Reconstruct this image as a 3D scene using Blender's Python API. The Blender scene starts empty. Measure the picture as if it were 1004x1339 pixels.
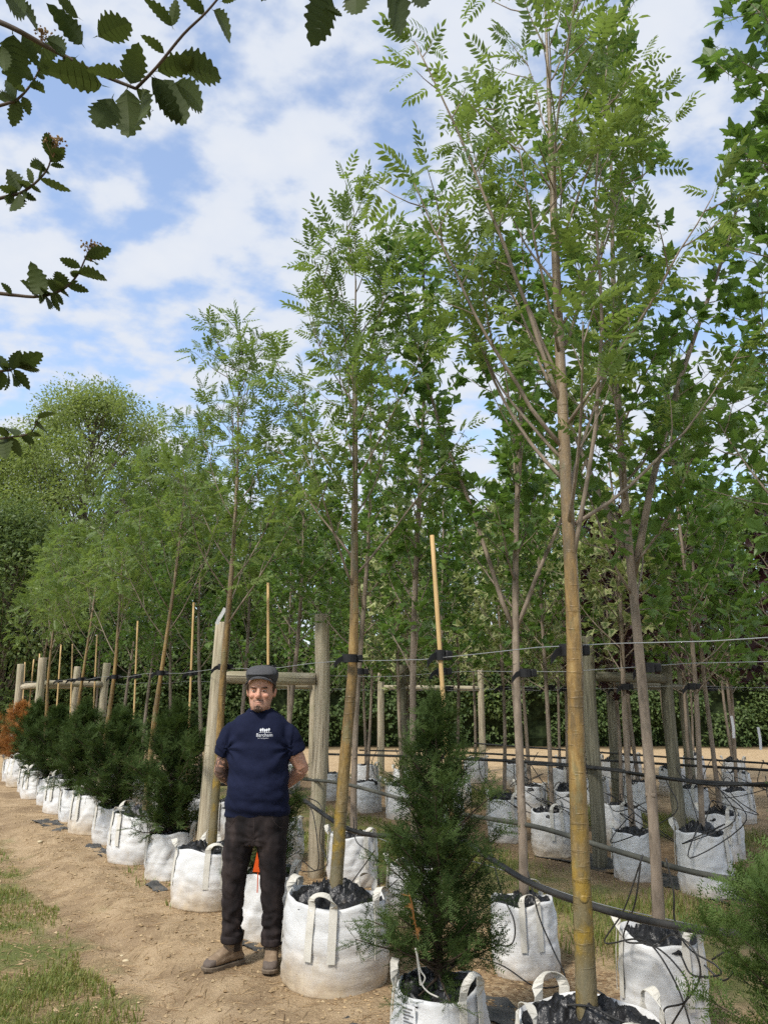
import bpy, math, random
import numpy as np
from mathutils import Vector, Matrix
from mathutils.bvhtree import BVHTree

sc = bpy.context.scene
col = sc.collection
R = math.radians

# ------------------------------------------------------------------ camera
EYE = 1.62
PITCH = R(13.2)
camd = bpy.data.cameras.new('camera')
camd.sensor_fit = 'VERTICAL'
camd.sensor_height = 36.0
camd.lens = 36.0 * 1005 / 1339
camd.clip_start = 0.05
camd.clip_end = 900
cam = bpy.data.objects.new('camera', camd)
cam.location = (0, 0, EYE)
cam.rotation_euler = (R(90) + PITCH, 0, 0)
col.objects.link(cam)
sc.camera = cam

# ------------------------------------------------------------------ sky, sun, exposure
SUN_EL, SUN_AZ = R(50), R(218)          # azimuth clockwise from +Y: behind the camera, to the left
w = bpy.data.worlds.new('World')
sc.world = w
w.use_nodes = True
nt = w.node_tree
nt.nodes.clear()
def wn(t, **k):
    n = nt.nodes.new(t)
    for a, b in k.items():
        setattr(n, a, b)
    return n
out = wn('ShaderNodeOutputWorld'); bg = wn('ShaderNodeBackground')
bg.inputs['Strength'].default_value = 0.15
sky = wn('ShaderNodeTexSky', sky_type='NISHITA', sun_disc=False, sun_elevation=SUN_EL, sun_rotation=SUN_AZ,
         altitude=20, air_density=1.0, dust_density=0.7, ozone_density=1.6)
tc = wn('ShaderNodeTexCoord')
sep = wn('ShaderNodeSeparateXYZ'); nt.links.new(tc.outputs['Generated'], sep.inputs[0])
def wmath(op, a, b=None, clamp=False):
    n = wn('ShaderNodeMath', operation=op, use_clamp=clamp)
    for i, v in enumerate((a, b)):
        if v is None: continue
        if isinstance(v, (int, float)): n.inputs[i].default_value = v
        else: nt.links.new(v, n.inputs[i])
    return n.outputs[0]
zc = wmath('MAXIMUM', sep.outputs['Z'], 0.0)
zc = wmath('ADD', zc, 0.30)
cx = wmath('DIVIDE', sep.outputs['X'], zc)
cy = wmath('DIVIDE', sep.outputs['Y'], zc)
comb = wn('ShaderNodeCombineXYZ'); nt.links.new(cx, comb.inputs[0]); nt.links.new(cy, comb.inputs[1])
mp = wn('ShaderNodeMapping'); nt.links.new(comb.outputs[0], mp.inputs[0])
mp.inputs['Location'].default_value = (3.1, 1.7, 0.4)
mp.inputs['Rotation'].default_value = (0, 0, R(-35))
mp.inputs['Scale'].default_value = (1.0, 1.2, 1)
n1 = wn('ShaderNodeTexNoise'); nt.links.new(mp.outputs[0], n1.inputs['Vector'])
n1.inputs['Scale'].default_value = 3.3; n1.inputs['Detail'].default_value = 7; n1.inputs['Roughness'].default_value = 0.55
n1.inputs['Distortion'].default_value = 0.25
n2 = wn('ShaderNodeTexNoise'); nt.links.new(mp.outputs[0], n2.inputs['Vector'])
n2.inputs['Scale'].default_value = 10.5; n2.inputs['Detail'].default_value = 5; n2.inputs['Roughness'].default_value = 0.5
s = wmath('ADD', wmath('MULTIPLY', n1.outputs[0], 0.5), wmath('MULTIPLY', n2.outputs[0], 0.5))
rmp = wn('ShaderNodeMapRange', interpolation_type='SMOOTHSTEP'); nt.links.new(s, rmp.inputs['Value'])
rmp.inputs['From Min'].default_value = 0.405; rmp.inputs['From Max'].default_value = 0.54
rmp.inputs['To Min'].default_value = 0.20; rmp.inputs['To Max'].default_value = 0.97
ccol = wn('ShaderNodeValToRGB'); nt.links.new(s, ccol.inputs[0])
ccol.color_ramp.elements[0].position = 0.40; ccol.color_ramp.elements[0].color = (2.5, 2.72, 3.12, 1)
ccol.color_ramp.elements[1].position = 0.72; ccol.color_ramp.elements[1].color = (2.95, 3.04, 3.2, 1)
mixc = wn('ShaderNodeMix', data_type='RGBA')
nt.links.new(rmp.outputs[0], mixc.inputs['Factor'])
nt.links.new(sky.outputs[0], mixc.inputs[6]); nt.links.new(ccol.outputs[0], mixc.inputs[7])
nt.links.new(mixc.outputs[2], bg.inputs['Color'])
nt.links.new(bg.outputs[0], out.inputs['Surface'])

sund = bpy.data.lights.new('sun', 'SUN')
sund.energy = 2.2
sund.angle = R(10)
sund.color = (1.0, 0.95, 0.87)
sun = bpy.data.objects.new('sun', sund)
sdir = Vector((math.sin(SUN_AZ) * math.cos(SUN_EL), math.cos(SUN_AZ) * math.cos(SUN_EL), math.sin(SUN_EL)))
sun.rotation_euler = sdir.to_track_quat('Z', 'Y').to_euler()
sun.location = sdir * 40
col.objects.link(sun)

vs = sc.view_settings
vs.view_transform = 'Standard'; vs.look = 'None'; vs.gamma = 1.0; vs.use_curve_mapping = False
vs.exposure = 0.95
try:
    sc.cycles.max_bounces = 5; sc.cycles.diffuse_bounces = 2; sc.cycles.glossy_bounces = 2
    sc.cycles.transmission_bounces = 4; sc.cycles.transparent_max_bounces = 6
    sc.cycles.use_denoising = False; sc.cycles.adaptive_threshold = .02
    sc.cycles.caustics_reflective = False; sc.cycles.caustics_refractive = False
except Exception:
    pass

# ------------------------------------------------------------------ coordinates
ROW = R(33)                                   # planting rows run 33 degrees left of the view
CR, SR = math.cos(ROW), math.sin(ROW)
def rw(s, a, z=0.0):                          # s metres along the rows, a metres across them
    return Vector((a * CR - s * SR, a * SR + s * CR, z))
def ray(px, py):                              # view direction through a point of the photograph
    u, v = (px - 502) / 1005, -(py - 669.5) / 1005
    return Vector((u, math.cos(PITCH) - v * math.sin(PITCH), math.sin(PITCH) + v * math.cos(PITCH)))
def at(px, py, d):                            # d metres deep
    return Vector((0, 0, EYE)) + ray(px, py) * d
def at_row(px, py, a):                        # on the vertical plane of a row
    r = ray(px, py)
    return Vector((0, 0, EYE)) + r * (a / (r.x * CR + r.y * SR))

def hash2(ix, iy, seed):
    n = (ix.astype(np.int64) * 374761393 + iy.astype(np.int64) * 668265263 + seed * 1442695041) & 0xffffffff
    n = ((n ^ (n >> 13)) * 1274126177) & 0xffffffff
    return ((n ^ (n >> 16)) & 0xffff) / 65535.0
def vnoise(x, y, seed=0):
    x = np.asarray(x, float); y = np.asarray(y, float)
    ix, iy = np.floor(x), np.floor(y)
    fx, fy = x - ix, y - iy
    fx = fx * fx * (3 - 2 * fx); fy = fy * fy * (3 - 2 * fy)
    a = hash2(ix, iy, seed); b = hash2(ix + 1, iy, seed); c = hash2(ix, iy + 1, seed); d = hash2(ix + 1, iy + 1, seed)
    return (a * (1 - fx) + b * fx) * (1 - fy) + (c * (1 - fx) + d * fx) * fy
def fbm(x, y, seed=0, o=4):
    t = 0; amp = .5
    for k in range(o):
        t = t + amp * (vnoise(x, y, seed + k * 17) - .5) * 2
        x = np.asarray(x) * 2.03 + 5.1; y = np.asarray(y) * 2.03 + 1.7; amp *= .5
    return t
def sstep(a, b, x):
    t = np.clip((np.asarray(x, float) - a) / (b - a), 0, 1)
    return t * t * (3 - 2 * t)
def gz(x, y):                                 # height of the ground
    x = np.asarray(x, float); y = np.asarray(y, float)
    s = -x * SR + y * CR; a = x * CR + y * SR
    edge = 1.78 + .16 * fbm(s * .9, a * .3, 3, 3)
    bank = -.075 * (1 - sstep(edge - .28, edge + .12, a)) + .03 * (1 - sstep(.7, 1.45, a))
    path = sstep(2.35, 1.9, a) * sstep(.4, 1.5, a)
    lumps = path * (.036 * fbm(s * 1.8, a * 3.2, 5, 4) + .024 * np.abs(fbm(s * 5, a * 6, 9, 4)) - .03 * np.exp(-((a - 1.62 - .05 * np.sin(s * 1.3)) / .09) ** 2) * (.4 + .6 * vnoise(s * 2.5, a, 4)))
    aisle = sstep(3.9, 4.4, a) * .03 * fbm(x * .9, y * .9, 7, 3)
    near = 1 - sstep(12, 20, np.hypot(x, y))
    return bank + (lumps + aisle + .008 * fbm(x * 5, y * 5, 8, 3)) * near

# ------------------------------------------------------------------ mesh helpers
class MB:
    def __init__(self):
        self.V = []; self.F3 = []; self.F4 = []; self.T = []; self.E = []; self.n = 0
    def add(self, V, F, tint=None, edge=None):
        V = np.asarray(V, float).reshape(-1, 3); F = np.asarray(F, int)
        (self.F3 if F.shape[1] == 3 else self.F4).append(F + self.n)
        self.V.append(V)
        self.T.append(np.zeros(len(V)) if tint is None else np.broadcast_to(np.asarray(tint, float), (len(V),)))
        self.E.append(np.zeros(len(V)) if edge is None else np.broadcast_to(np.asarray(edge, float), (len(V),)))
        self.n += len(V)
        return self
    def mesh(self, name, mat, smooth=False):
        V = np.concatenate(self.V)
        fs = []
        if self.F3: fs.append(np.concatenate(self.F3))
        if self.F4: fs.append(np.concatenate(self.F4))
        me = bpy.data.meshes.new(name)
        me.vertices.add(len(V)); me.vertices.foreach_set('co', V.astype(np.float32).ravel())
        loops = np.concatenate([f.ravel() for f in fs])
        starts = []; off = 0
        for f in fs:
            starts.append(off + np.arange(len(f)) * f.shape[1]); off += f.size
        starts = np.concatenate(starts)
        me.loops.add(len(loops)); me.loops.foreach_set('vertex_index', loops.astype(np.int32))
        me.polygons.add(len(starts)); me.polygons.foreach_set('loop_start', starts.astype(np.int32))
        me.update(calc_edges=True)
        me.polygons.foreach_set('use_smooth', np.full(len(starts), smooth))
        t = np.concatenate(self.T)
        if t.any():
            a = me.attributes.new('tint', 'FLOAT', 'POINT'); a.data.foreach_set('value', t.astype(np.float32))
        e = np.concatenate(self.E)
        if e.any():
            a = me.attributes.new('edge', 'FLOAT', 'POINT'); a.data.foreach_set('value', e.astype(np.float32))
        if mat is not None: me.materials.append(mat)
        return me
    def obj(self, name, mat, parent=None, smooth=False, **k):
        return link(name, self.mesh(name, mat, smooth), parent, **k)

def link(name, me, parent=None, loc=None, rot=None, scale=None, mat=None):
    o = bpy.data.objects.new(name, me); col.objects.link(o)
    if parent is not None: o.parent = parent
    if loc is not None: o.location = loc
    if rot is not None: o.rotation_euler = rot
    if scale is not None: o.scale = scale if hasattr(scale, '__len__') else (scale,) * 3
    if mat is not None:
        o.material_slots[0].link = 'OBJECT'; o.material_slots[0].material = mat
    return o
def tag(o, label, cat, group=None):
    o['label'] = label; o['category'] = cat
    if group: o['group'] = group
    return o
def thing(name, label, cat, loc=(0, 0, 0), group=None, rz=0.0, scale=1.0):
    o = bpy.data.objects.new(name, None); col.objects.link(o)
    o.empty_display_size = .1
    o.location = loc; o.rotation_euler = (0, 0, rz); o.scale = (scale,) * 3
    return tag(o, label, cat, group)

def tube(pts, rad, k=8, cap=True, wob=None):
    """verts, quads (and cap tris folded into quads) of a tube along a polyline"""
    P = np.asarray([tuple(p) for p in pts], float); n = len(P)
    rad = np.broadcast_to(np.asarray(rad, float), (n,))
    T = np.gradient(P, axis=0); T /= np.maximum(np.linalg.norm(T, axis=1, keepdims=True), 1e-9)
    ref = np.array([1., 0, 0]) if abs(T[0, 0]) < .8 else np.array([0, 1., 0])
    nrm = ref - T[0] * ref.dot(T[0]); nrm /= np.linalg.norm(nrm)
    N = np.empty_like(P); N[0] = nrm
    for i in range(1, n):
        v = N[i - 1] - T[i] * N[i - 1].dot(T[i]); N[i] = v / max(np.linalg.norm(v), 1e-9)
    B = np.cross(T, N)
    th = np.arange(k) * 2 * math.pi / k
    c, s_ = np.cos(th), np.sin(th)
    rr = rad[:, None] * (1 if wob is None else wob)
    V = P[:, None, :] + rr[..., None] * (N[:, None, :] * c[None, :, None] + B[:, None, :] * s_[None, :, None])
    V = V.reshape(-1, 3)
    i = np.arange(n - 1)[:, None] * k; j = np.arange(k)[None, :]; j2 = (j + 1) % k
    F = np.stack([i + j, i + j2, i + k + j2, i + k + j], -1).reshape(-1, 4)
    if cap:
        V = np.concatenate([V, P[:1], P[-1:]])
        a, b = n * k, n * k + 1
        jj = np.arange(k); j3 = (jj + 1) % k
        c1 = np.stack([np.full(k, a), j3, jj, jj], -1); c2 = np.stack([np.full(k, b), (n - 1) * k + jj, (n - 1) * k + j3, (n - 1) * k + j3], -1)
        return V, F, np.concatenate([c1, c2])[:, :3]
    return V, F, None
def add_tube(mb, pts, rad, k=8, cap=True, tint=0., wob=None):
    V, F, C = tube(pts, rad, k, cap, wob)
    n0 = mb.n
    mb.add(V, F, tint)
    if C is not None: mb.F3.append(C + n0)
    return mb
def spline(pts, n=40):
    P = [Vector(p) for p in pts]
    P = [P[0] * 2 - P[1]] + P + [P[-1] * 2 - P[-2]]
    out = []
    m = len(P) - 3
    for q in range(n + 1):
        t = q / n * m; i = min(int(t), m - 1); t -= i
        a, b, c, d = P[i:i + 4]
        out.append(.5 * ((2 * b) + (c - a) * t + (2 * a - 5 * b + 4 * c - d) * t * t + (3 * b - a - 3 * c + d) * t ** 3))
    return out
def boxv(x0, x1, y0, y1, z0, z1):
    V = [(x, y, z) for z in (z0, z1) for y in (y0, y1) for x in (x0, x1)]
    F = [(0, 2, 3, 1), (4, 5, 7, 6), (0, 1, 5, 4), (2, 6, 7, 3), (0, 4, 6, 2), (1, 3, 7, 5)]
    return V, F
def bevel_box(mb, c, sx, sy, sz, b, M=None):
    """box with chamfered vertical edges"""
    x, y = sx / 2, sy / 2
    o = [(-x + b, -y), (x - b, -y), (x, -y + b), (x, y - b), (x - b, y), (-x + b, y), (-x, y - b), (-x, -y + b)]
    V = []
    for z, s_ in ((-sz / 2, .9), (-sz / 2 + b, 1), (sz / 2 - b, 1), (sz / 2, .9)):
        V += [Vector((p * s_, q * s_, z)) for p, q in o]
    V += [Vector((0, 0, -sz / 2)), Vector((0, 0, sz / 2))]
    V = [(M @ v if M else v) + Vector(c) for v in V]
    F = [(r * 8 + i, r * 8 + (i + 1) % 8, r * 8 + 8 + (i + 1) % 8, r * 8 + 8 + i) for r in range(3) for i in range(8)]
    n0 = mb.n
    mb.add([tuple(v) for v in V], F)
    mb.F3.append(np.array([(32, (i + 1) % 8, i) for i in range(8)] + [(33, 24 + i, 24 + (i + 1) % 8) for i in range(8)]) + n0)

# ------------------------------------------------------------------ materials
class Mat:
    def __init__(self, name, rough=.6, spec=.3):
        self.m = bpy.data.materials.new(name); self.m.use_nodes = True
        self.t = self.m.node_tree; self.t.nodes.clear()
        self.out = self.n('ShaderNodeOutputMaterial'); self.b = self.n('ShaderNodeBsdfPrincipled')
        self.b.inputs['Roughness'].default_value = rough; self.b.inputs['Specular IOR Level'].default_value = spec
        self.t.links.new(self.b.outputs[0], self.out.inputs[0])
    def n(self, ty, **k):
        n = self.t.nodes.new(ty)
        for a, b in k.items(): setattr(n, a, b)
        return n
    def l(self, a, b): self.t.links.new(a, b)
    def coord(self, kind='Object'):
        return self.n('ShaderNodeTexCoord').outputs[kind]
    def pos(self): return self.n('ShaderNodeNewGeometry').outputs['Position']
    def map(self, v, scale=(1, 1, 1), loc=(0, 0, 0), rot=(0, 0, 0)):
        m = self.n('ShaderNodeMapping'); self.l(v, m.inputs[0])
        m.inputs['Scale'].default_value = scale; m.inputs['Location'].default_value = loc; m.inputs['Rotation'].default_value = rot
        return m.outputs[0]
    def noise(self, v, scale=5, detail=4, rough=.55, dist=0.):
        n = self.n('ShaderNodeTexNoise'); self.l(v, n.inputs['Vector'])
        n.inputs['Scale'].default_value = scale; n.inputs['Detail'].default_value = detail
        n.inputs['Roughness'].default_value = rough; n.inputs['Distortion'].default_value = dist
        return n.outputs[0]
    def vor(self, v, scale=5, feat='F1', out=0):
        n = self.n('ShaderNodeTexVoronoi', feature=feat); self.l(v, n.inputs['Vector']); n.inputs['Scale'].default_value = scale
        return n.outputs[out]
    def ramp(self, f, *st):
        r = self.n('ShaderNodeValToRGB'); self.l(f, r.inputs[0])
        e = r.color_ramp.elements
        while len(e) < len(st): e.new(.5)
        for q, (p, c) in zip(e, st):
            q.position = p; q.color = (*c, 1) if len(c) == 3 else c
        return r.outputs[0]
    def rng(self, f, a, b, c=0., d=1.):
        r = self.n('ShaderNodeMapRange', interpolation_type='SMOOTHSTEP'); self.l(f, r.inputs['Value'])
        for nm, v in zip(('From Min', 'From Max', 'To Min', 'To Max'), (a, b, c, d)): r.inputs[nm].default_value = v
        return r.outputs[0]
    def math(self, op, a, b=0., clamp=False):
        n = self.n('ShaderNodeMath', operation=op, use_clamp=clamp)
        for i, v in enumerate((a, b)):
            if isinstance(v, (int, float)): n.inputs[i].default_value = v
            else: self.l(v, n.inputs[i])
        return n.outputs[0]
    def mix(self, f, a, b, blend='MIX'):
        n = self.n('ShaderNodeMix', data_type='RGBA', blend_type=blend)
        for s, v in (('Factor', f), (6, a), (7, b)):
            i = n.inputs[s]
            if isinstance(v, (int, float)): i.default_value = v
            elif isinstance(v, tuple): i.default_value = (*v, 1)
            else: self.l(v, i)
        return n.outputs[2]
    def attr(self, name):
        return self.n('ShaderNodeAttribute', attribute_name=name).outputs['Fac']
    def rnd(self): return self.n('ShaderNodeObjectInfo').outputs['Random']
    def color(self, c):
        if isinstance(c, tuple): self.b.inputs['Base Color'].default_value = (*c, 1)
        else: self.l(c, self.b.inputs['Base Color'])
        return self
    def rough(self, f): self.l(f, self.b.inputs['Roughness']); return self
    def bump(self, f, s=.3, d=.01):
        n = self.n('ShaderNodeBump'); self.l(f, n.inputs['Height'])
        n.inputs['Strength'].default_value = s; n.inputs['Distance'].default_value = d
        self.l(n.outputs[0], self.b.inputs['Normal']); return self

def leaf_mat(name, a, b, trans=.4, tcol=None, edge=None, rough=.5, spec=.25, patch=1.1):
    m = Mat(name, rough, spec)
    f = m.math('ADD', m.math('MULTIPLY', m.attr('tint'), .75), m.math('MULTIPLY', m.rnd(), .25))
    c = m.mix(f, a, b)
    if edge:
        c = m.mix(m.rng(m.math('ADD', m.attr('edge'), m.math('MULTIPLY', m.attr('tint'), .3)), .45, .8), c, edge)
    m.color(c)
    tr = m.n('ShaderNodeBsdfTranslucent')
    m.l(m.mix(.6, c, tcol or (b[0] * 1.6, b[1] * 1.7, b[2])), tr.inputs[0])
    mx = m.n('ShaderNodeMixShader'); mx.inputs[0].default_value = trans
    m.l(m.b.outputs[0], mx.inputs[1]); m.l(tr.outputs[0], mx.inputs[2]); m.l(mx.outputs[0], m.out.inputs[0])
    return m.m

M = {}
M['rowan'] = leaf_mat('rowan_leaf', (.06, .115, .026), (.21, .275, .075), .42, spec=.35, rough=.42)
M['maple'] = leaf_mat('maple_leaf', (.045, .10, .024), (.15, .24, .055), .40, spec=.35, rough=.42)
M['varieg'] = leaf_mat('variegated_leaf', (.07, .125, .032), (.17, .23, .07), .38, edge=(.44, .46, .22))
M['purple'] = leaf_mat('purple_leaf', (.022, .012, .014), (.06, .03, .03), .25, tcol=(.12, .03, .03))
M['hedge'] = leaf_mat('hedge_leaf', (.035, .07, .022), (.16, .21, .07), .33)
M['wood1'] = leaf_mat('woodland_leaf', (.06, .105, .026), (.17, .225, .065), .35)
M['wood2'] = leaf_mat('pale_woodland_leaf', (.12, .165, .05), (.26, .31, .10), .42)
M['white'] = leaf_mat('whitebeam_leaf', (.03, .045, .014), (.075, .098, .03), .26, spec=.12, rough=.6)
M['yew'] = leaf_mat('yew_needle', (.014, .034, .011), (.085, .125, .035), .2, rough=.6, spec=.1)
M['yewb'] = leaf_mat('bright_yew_needle', (.03, .065, .018), (.14, .20, .055), .25, rough=.55, spec=.15)
M['deadyew'] = leaf_mat('dead_needle', (.30, .13, .04), (.50, .25, .09), .2)
M['grass'] = leaf_mat('grass_blade', (.09, .17, .025), (.30, .27, .10), .35)

m = Mat('golden_bark', .42, .35)
o = m.coord()
g = m.noise(m.map(o, (9, 9, 2.2)), 1.6, 4)
g = m.math('ADD', m.math('MULTIPLY', g, .6), m.math('MULTIPLY', m.noise(m.map(o, (34, 34, 7)), 1.5, 5, .65), .4))
c = m.ramp(g, (.36, (.085, .065, .035)), (.46, (.16, .105, .042)), (.54, (.25, .155, .052)), (.64, (.36, .25, .10)))
zz = m.n('ShaderNodeSeparateXYZ'); m.l(o, zz.inputs[0])
low = m.rng(m.math('ADD', zz.outputs[2], m.math('MULTIPLY', m.noise(o, 3.5, 3), .8)), .75, 1.5, 1., 0.)
c = m.mix(m.math('MULTIPLY', low, .75), c, m.ramp(m.noise(m.map(o, (7, 7, 5)), 1.3, 3), (.40, (.17, .155, .10)), (.52, (.15, .125, .06)), (.60, (.30, .20, .03))))
hi = m.rng(zz.outputs[2], 1.5, 2.8)
c = m.mix(m.math('MULTIPLY', hi, .75), c, (.245, .195, .14))
len_ = m.rng(m.vor(m.map(o, (105, 105, 80)), 1.0), .10, .22, 1., 0.)
c = m.mix(m.math('MULTIPLY', len_, .42), c, (.42, .35, .2))
ringz = m.rng(m.noise(m.map(o, (3.5, 3.5, 30)), 1.6, 3, .6), .58, .66)
c = m.mix(m.math('MULTIPLY', ringz, .28), c, (.10, .07, .035))
alg = m.rng(m.noise(m.map(o, (11, 11, 4)), 1.4, 4, .6), .55, .66)
c = m.mix(m.math('MULTIPLY', alg, .5), c, (.15, .155, .085))
m.color(c).bump(m.math('ADD', m.math('MULTIPLY', ringz, .3), m.noise(m.map(o, (30, 30, 12)), 2, 4)), .6, .008)
M['goldbark'] = m.m
m = Mat('grey_brown_bark', .7, .2)
o = m.coord()
c = m.ramp(m.noise(m.map(o, (14, 14, 4)), 1.5, 5), (.32, (.155, .125, .095)), (.52, (.25, .20, .152)), (.7, (.33, .27, .205)))
pt_ = m.rng(m.noise(m.map(o, (9, 9, 3)), 1.5, 4, .65), .52, .66)
c = m.mix(m.math('MULTIPLY', pt_, .6), c, (.10, .085, .062))
m.color(c).bump(m.noise(m.map(o, (40, 40, 10)), 1.5, 4), .5, .008)
M['bark'] = m.m
m = Mat('dark_twig', .7, .2); m.color(m.ramp(m.noise(m.coord(), 20, 3), (.3, (.05, .036, .026)), (.7, (.10, .072, .05)))); M['twig'] = m.m
m = Mat('far_bark', .8, .1); m.color(m.ramp(m.noise(m.coord(), 4, 3), (.3, (.12, .10, .075)), (.7, (.24, .2, .15)))); M['farbark'] = m.m

m = Mat('weathered_timber', .75, .2)
o = m.coord()
v = m.math('MULTIPLY', m.rnd(), 9.)
cb = m.n('ShaderNodeCombineXYZ'); m.l(v, cb.inputs[0]); m.l(v, cb.inputs[2])
ad = m.n('ShaderNodeVectorMath', operation='ADD'); m.l(o, ad.inputs[0]); m.l(cb.outputs[0], ad.inputs[1]); o2 = ad.outputs[0]
gr = m.noise(m.map(o2, (26, 26, 1.1)), 2.0, 5, .6)
c = m.ramp(gr, (.3, (.20, .165, .115)), (.48, (.38, .325, .23)), (.68, (.52, .46, .34)))
blot = m.rng(m.noise(m.map(o2, (3, 3, 1.4)), 1.6, 3), .46, .66)
c = m.mix(m.math('MULTIPLY', blot, .5), c, (.28, .275, .17))
crk = m.rng(m.noise(m.map(o2, (38, 38, .7)), 1.2, 2), .64, .69)
c = m.mix(m.math('MULTIPLY', crk, .8), c, (.07, .055, .04))
m.color(c).bump(m.math('SUBTRACT', gr, crk), .5, .006)
M['timber'] = m.m
m = Mat('darker_timber', .8, .2)
o = m.coord()
gr = m.noise(m.map(o, (26, 26, 1.3)), 2.0, 5, .6)
m.color(m.ramp(gr, (.3, (.09, .085, .06)), (.52, (.17, .16, .115)), (.7, (.25, .235, .17)))).bump(gr, .5, .006)
M['timber2'] = m.m
m = Mat('pale_cane', .55, .3)
o = m.coord()
m.color(m.ramp(m.noise(m.map(o, (40, 40, 2)), 1.5, 3), (.3, (.46, .30, .125)), (.7, (.60, .42, .2)))).bump(m.noise(m.map(o, (60, 60, 3)), 1.5, 3), .2, .004)
M['cane'] = m.m

def bag_mat(name, dirt):
    m = Mat(name, .55, .25)
    o = m.coord()
    sp = m.n('ShaderNodeSeparateXYZ'); m.l(o, sp.inputs[0])
    rn = m.rnd()
    cb = m.n('ShaderNodeCombineXYZ'); m.l(m.math('MULTIPLY', rn, 13.), cb.inputs[0]); m.l(m.math('MULTIPLY', rn, 7.), cb.inputs[1])
    ad = m.n('ShaderNodeVectorMath', operation='ADD'); m.l(o, ad.inputs[0]); m.l(cb.outputs[0], ad.inputs[1]); q = ad.outputs[0]
    base = m.ramp(m.noise(q, 4, 4), (.3, (.57, .575, .57)), (.7, (.71, .71, .70)))
    d = m.math('ADD', sp.outputs[2], m.math('MULTIPLY', m.math('SUBTRACT', m.noise(q, 6, 5, .65), .5), .34))
    mask = m.rng(d, -.06, .34 if dirt > .9 else .19, dirt, 0.)
    c = m.mix(mask, base, m.ramp(m.noise(q, 18, 4), (.3, (.36, .27, .17)), (.7, (.52, .42, .28))))
    sm = m.rng(m.noise(m.map(q, (6, 6, 2.0)), 1.9, 5, .65), .54, .72)
    c = m.mix(m.math('MULTIPLY', sm, .34 * dirt + .06), c, (.46, .39, .27))
    sp2 = m.rng(m.vor(q, 46), .0, .09, 1., 0.)
    c = m.mix(m.math('MULTIPLY', sp2, .35), c, (.22, .17, .11))
    m.color(c)
    wr = m.noise(m.map(q, (5, 5, 26)), 1.6, 5, .6, .6)
    we = m.n('ShaderNodeTexWave'); m.l(m.map(o, (1, 1, 1)), we.inputs['Vector']); we.bands_direction = 'Z'; we.inputs['Scale'].default_value = 60
    m.bump(m.math('ADD', wr, m.math('MULTIPLY', we.outputs[0], .05)), .22, .013)
    return m.m
M['bag'] = bag_mat('woven_white_bag', .75)
M['dirtybag'] = bag_mat('mud_splashed_white_bag', 1.0)
m = Mat('webbing', .7, .2)
o = m.coord()
m.color(m.ramp(m.noise(o, 14, 4), (.3, (.52, .495, .43)), (.7, (.66, .635, .57)))).bump(m.noise(m.map(o, (160, 160, 160)), 1, 2), .2, .003)
M['web'] = m.m
m = Mat('black_plastic', .36, .45)
o = m.coord()
m.color(m.ramp(m.noise(o, 9, 4), (.35, (.008, .008, .009)), (.62, (.018, .018, .019)), (.75, (.06, .05, .04))))
m.bump(m.math('ADD', m.noise(o, 30, 3, .6, 1.5), m.math('MULTIPLY', m.vor(o, 13), .4)), .45, .012)
M['plastic'] = m.m
m = Mat('black_pipe', .42, .4); m.color(m.ramp(m.noise(m.coord(), 6, 4), (.35, (.012, .012, .013)), (.7, (.05, .048, .044)))); M['pipe'] = m.m
m = Mat('pipe_dusty', .6, .3); m.color(m.ramp(m.noise(m.coord(), 5, 4), (.35, (.035, .037, .032)), (.7, (.10, .10, .08)))); M['pipe2'] = m.m
m = Mat('black_rubber', .6, .3); m.color((.014, .014, .015)); M['rubber'] = m.m
m = Mat('grey_buckle', .45, .4); m.color((.16, .17, .18)); M['buckle'] = m.m
m = Mat('galvanised_wire', .4, .5); m.color((.42, .43, .43)); m.b.inputs['Metallic'].default_value = .7; M['wire'] = m.m
m = Mat('white_label', .5, .3); m.color((.78, .79, .80)); M['label'] = m.m
m = Mat('grey_print', .6, .2); m.color((.2, .2, .21)); M['print'] = m.m
m = Mat('orange_plastic', .4, .4); m.color((.72, .10, .015)); M['orange'] = m.m
m = Mat('weed_membrane', .6, .3)
o = m.coord()
m.color(m.ramp(m.noise(o, 7, 5), (.4, (.035, .036, .036)), (.62, (.10, .095, .085)), (.75, (.26, .2, .13)))).bump(m.noise(o, 26, 4), .5, .012)
M['membrane'] = m.m
m = Mat('soil_clod', .9, .1); m.color(m.mix(m.attr('tint'), (.27, .185, .10), (.46, .35, .21))); M['clod'] = m.m
m = Mat('wood_chip', .85, .1); m.color(m.mix(m.attr('tint'), (.19, .115, .06), (.50, .36, .20))); M['chip'] = m.m
m = Mat('pale_stone', .8, .2); m.color(m.ramp(m.noise(m.coord(), 30, 3), (.3, (.45, .35, .2)), (.7, (.6, .52, .36)))); M['stone'] = m.m

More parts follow.
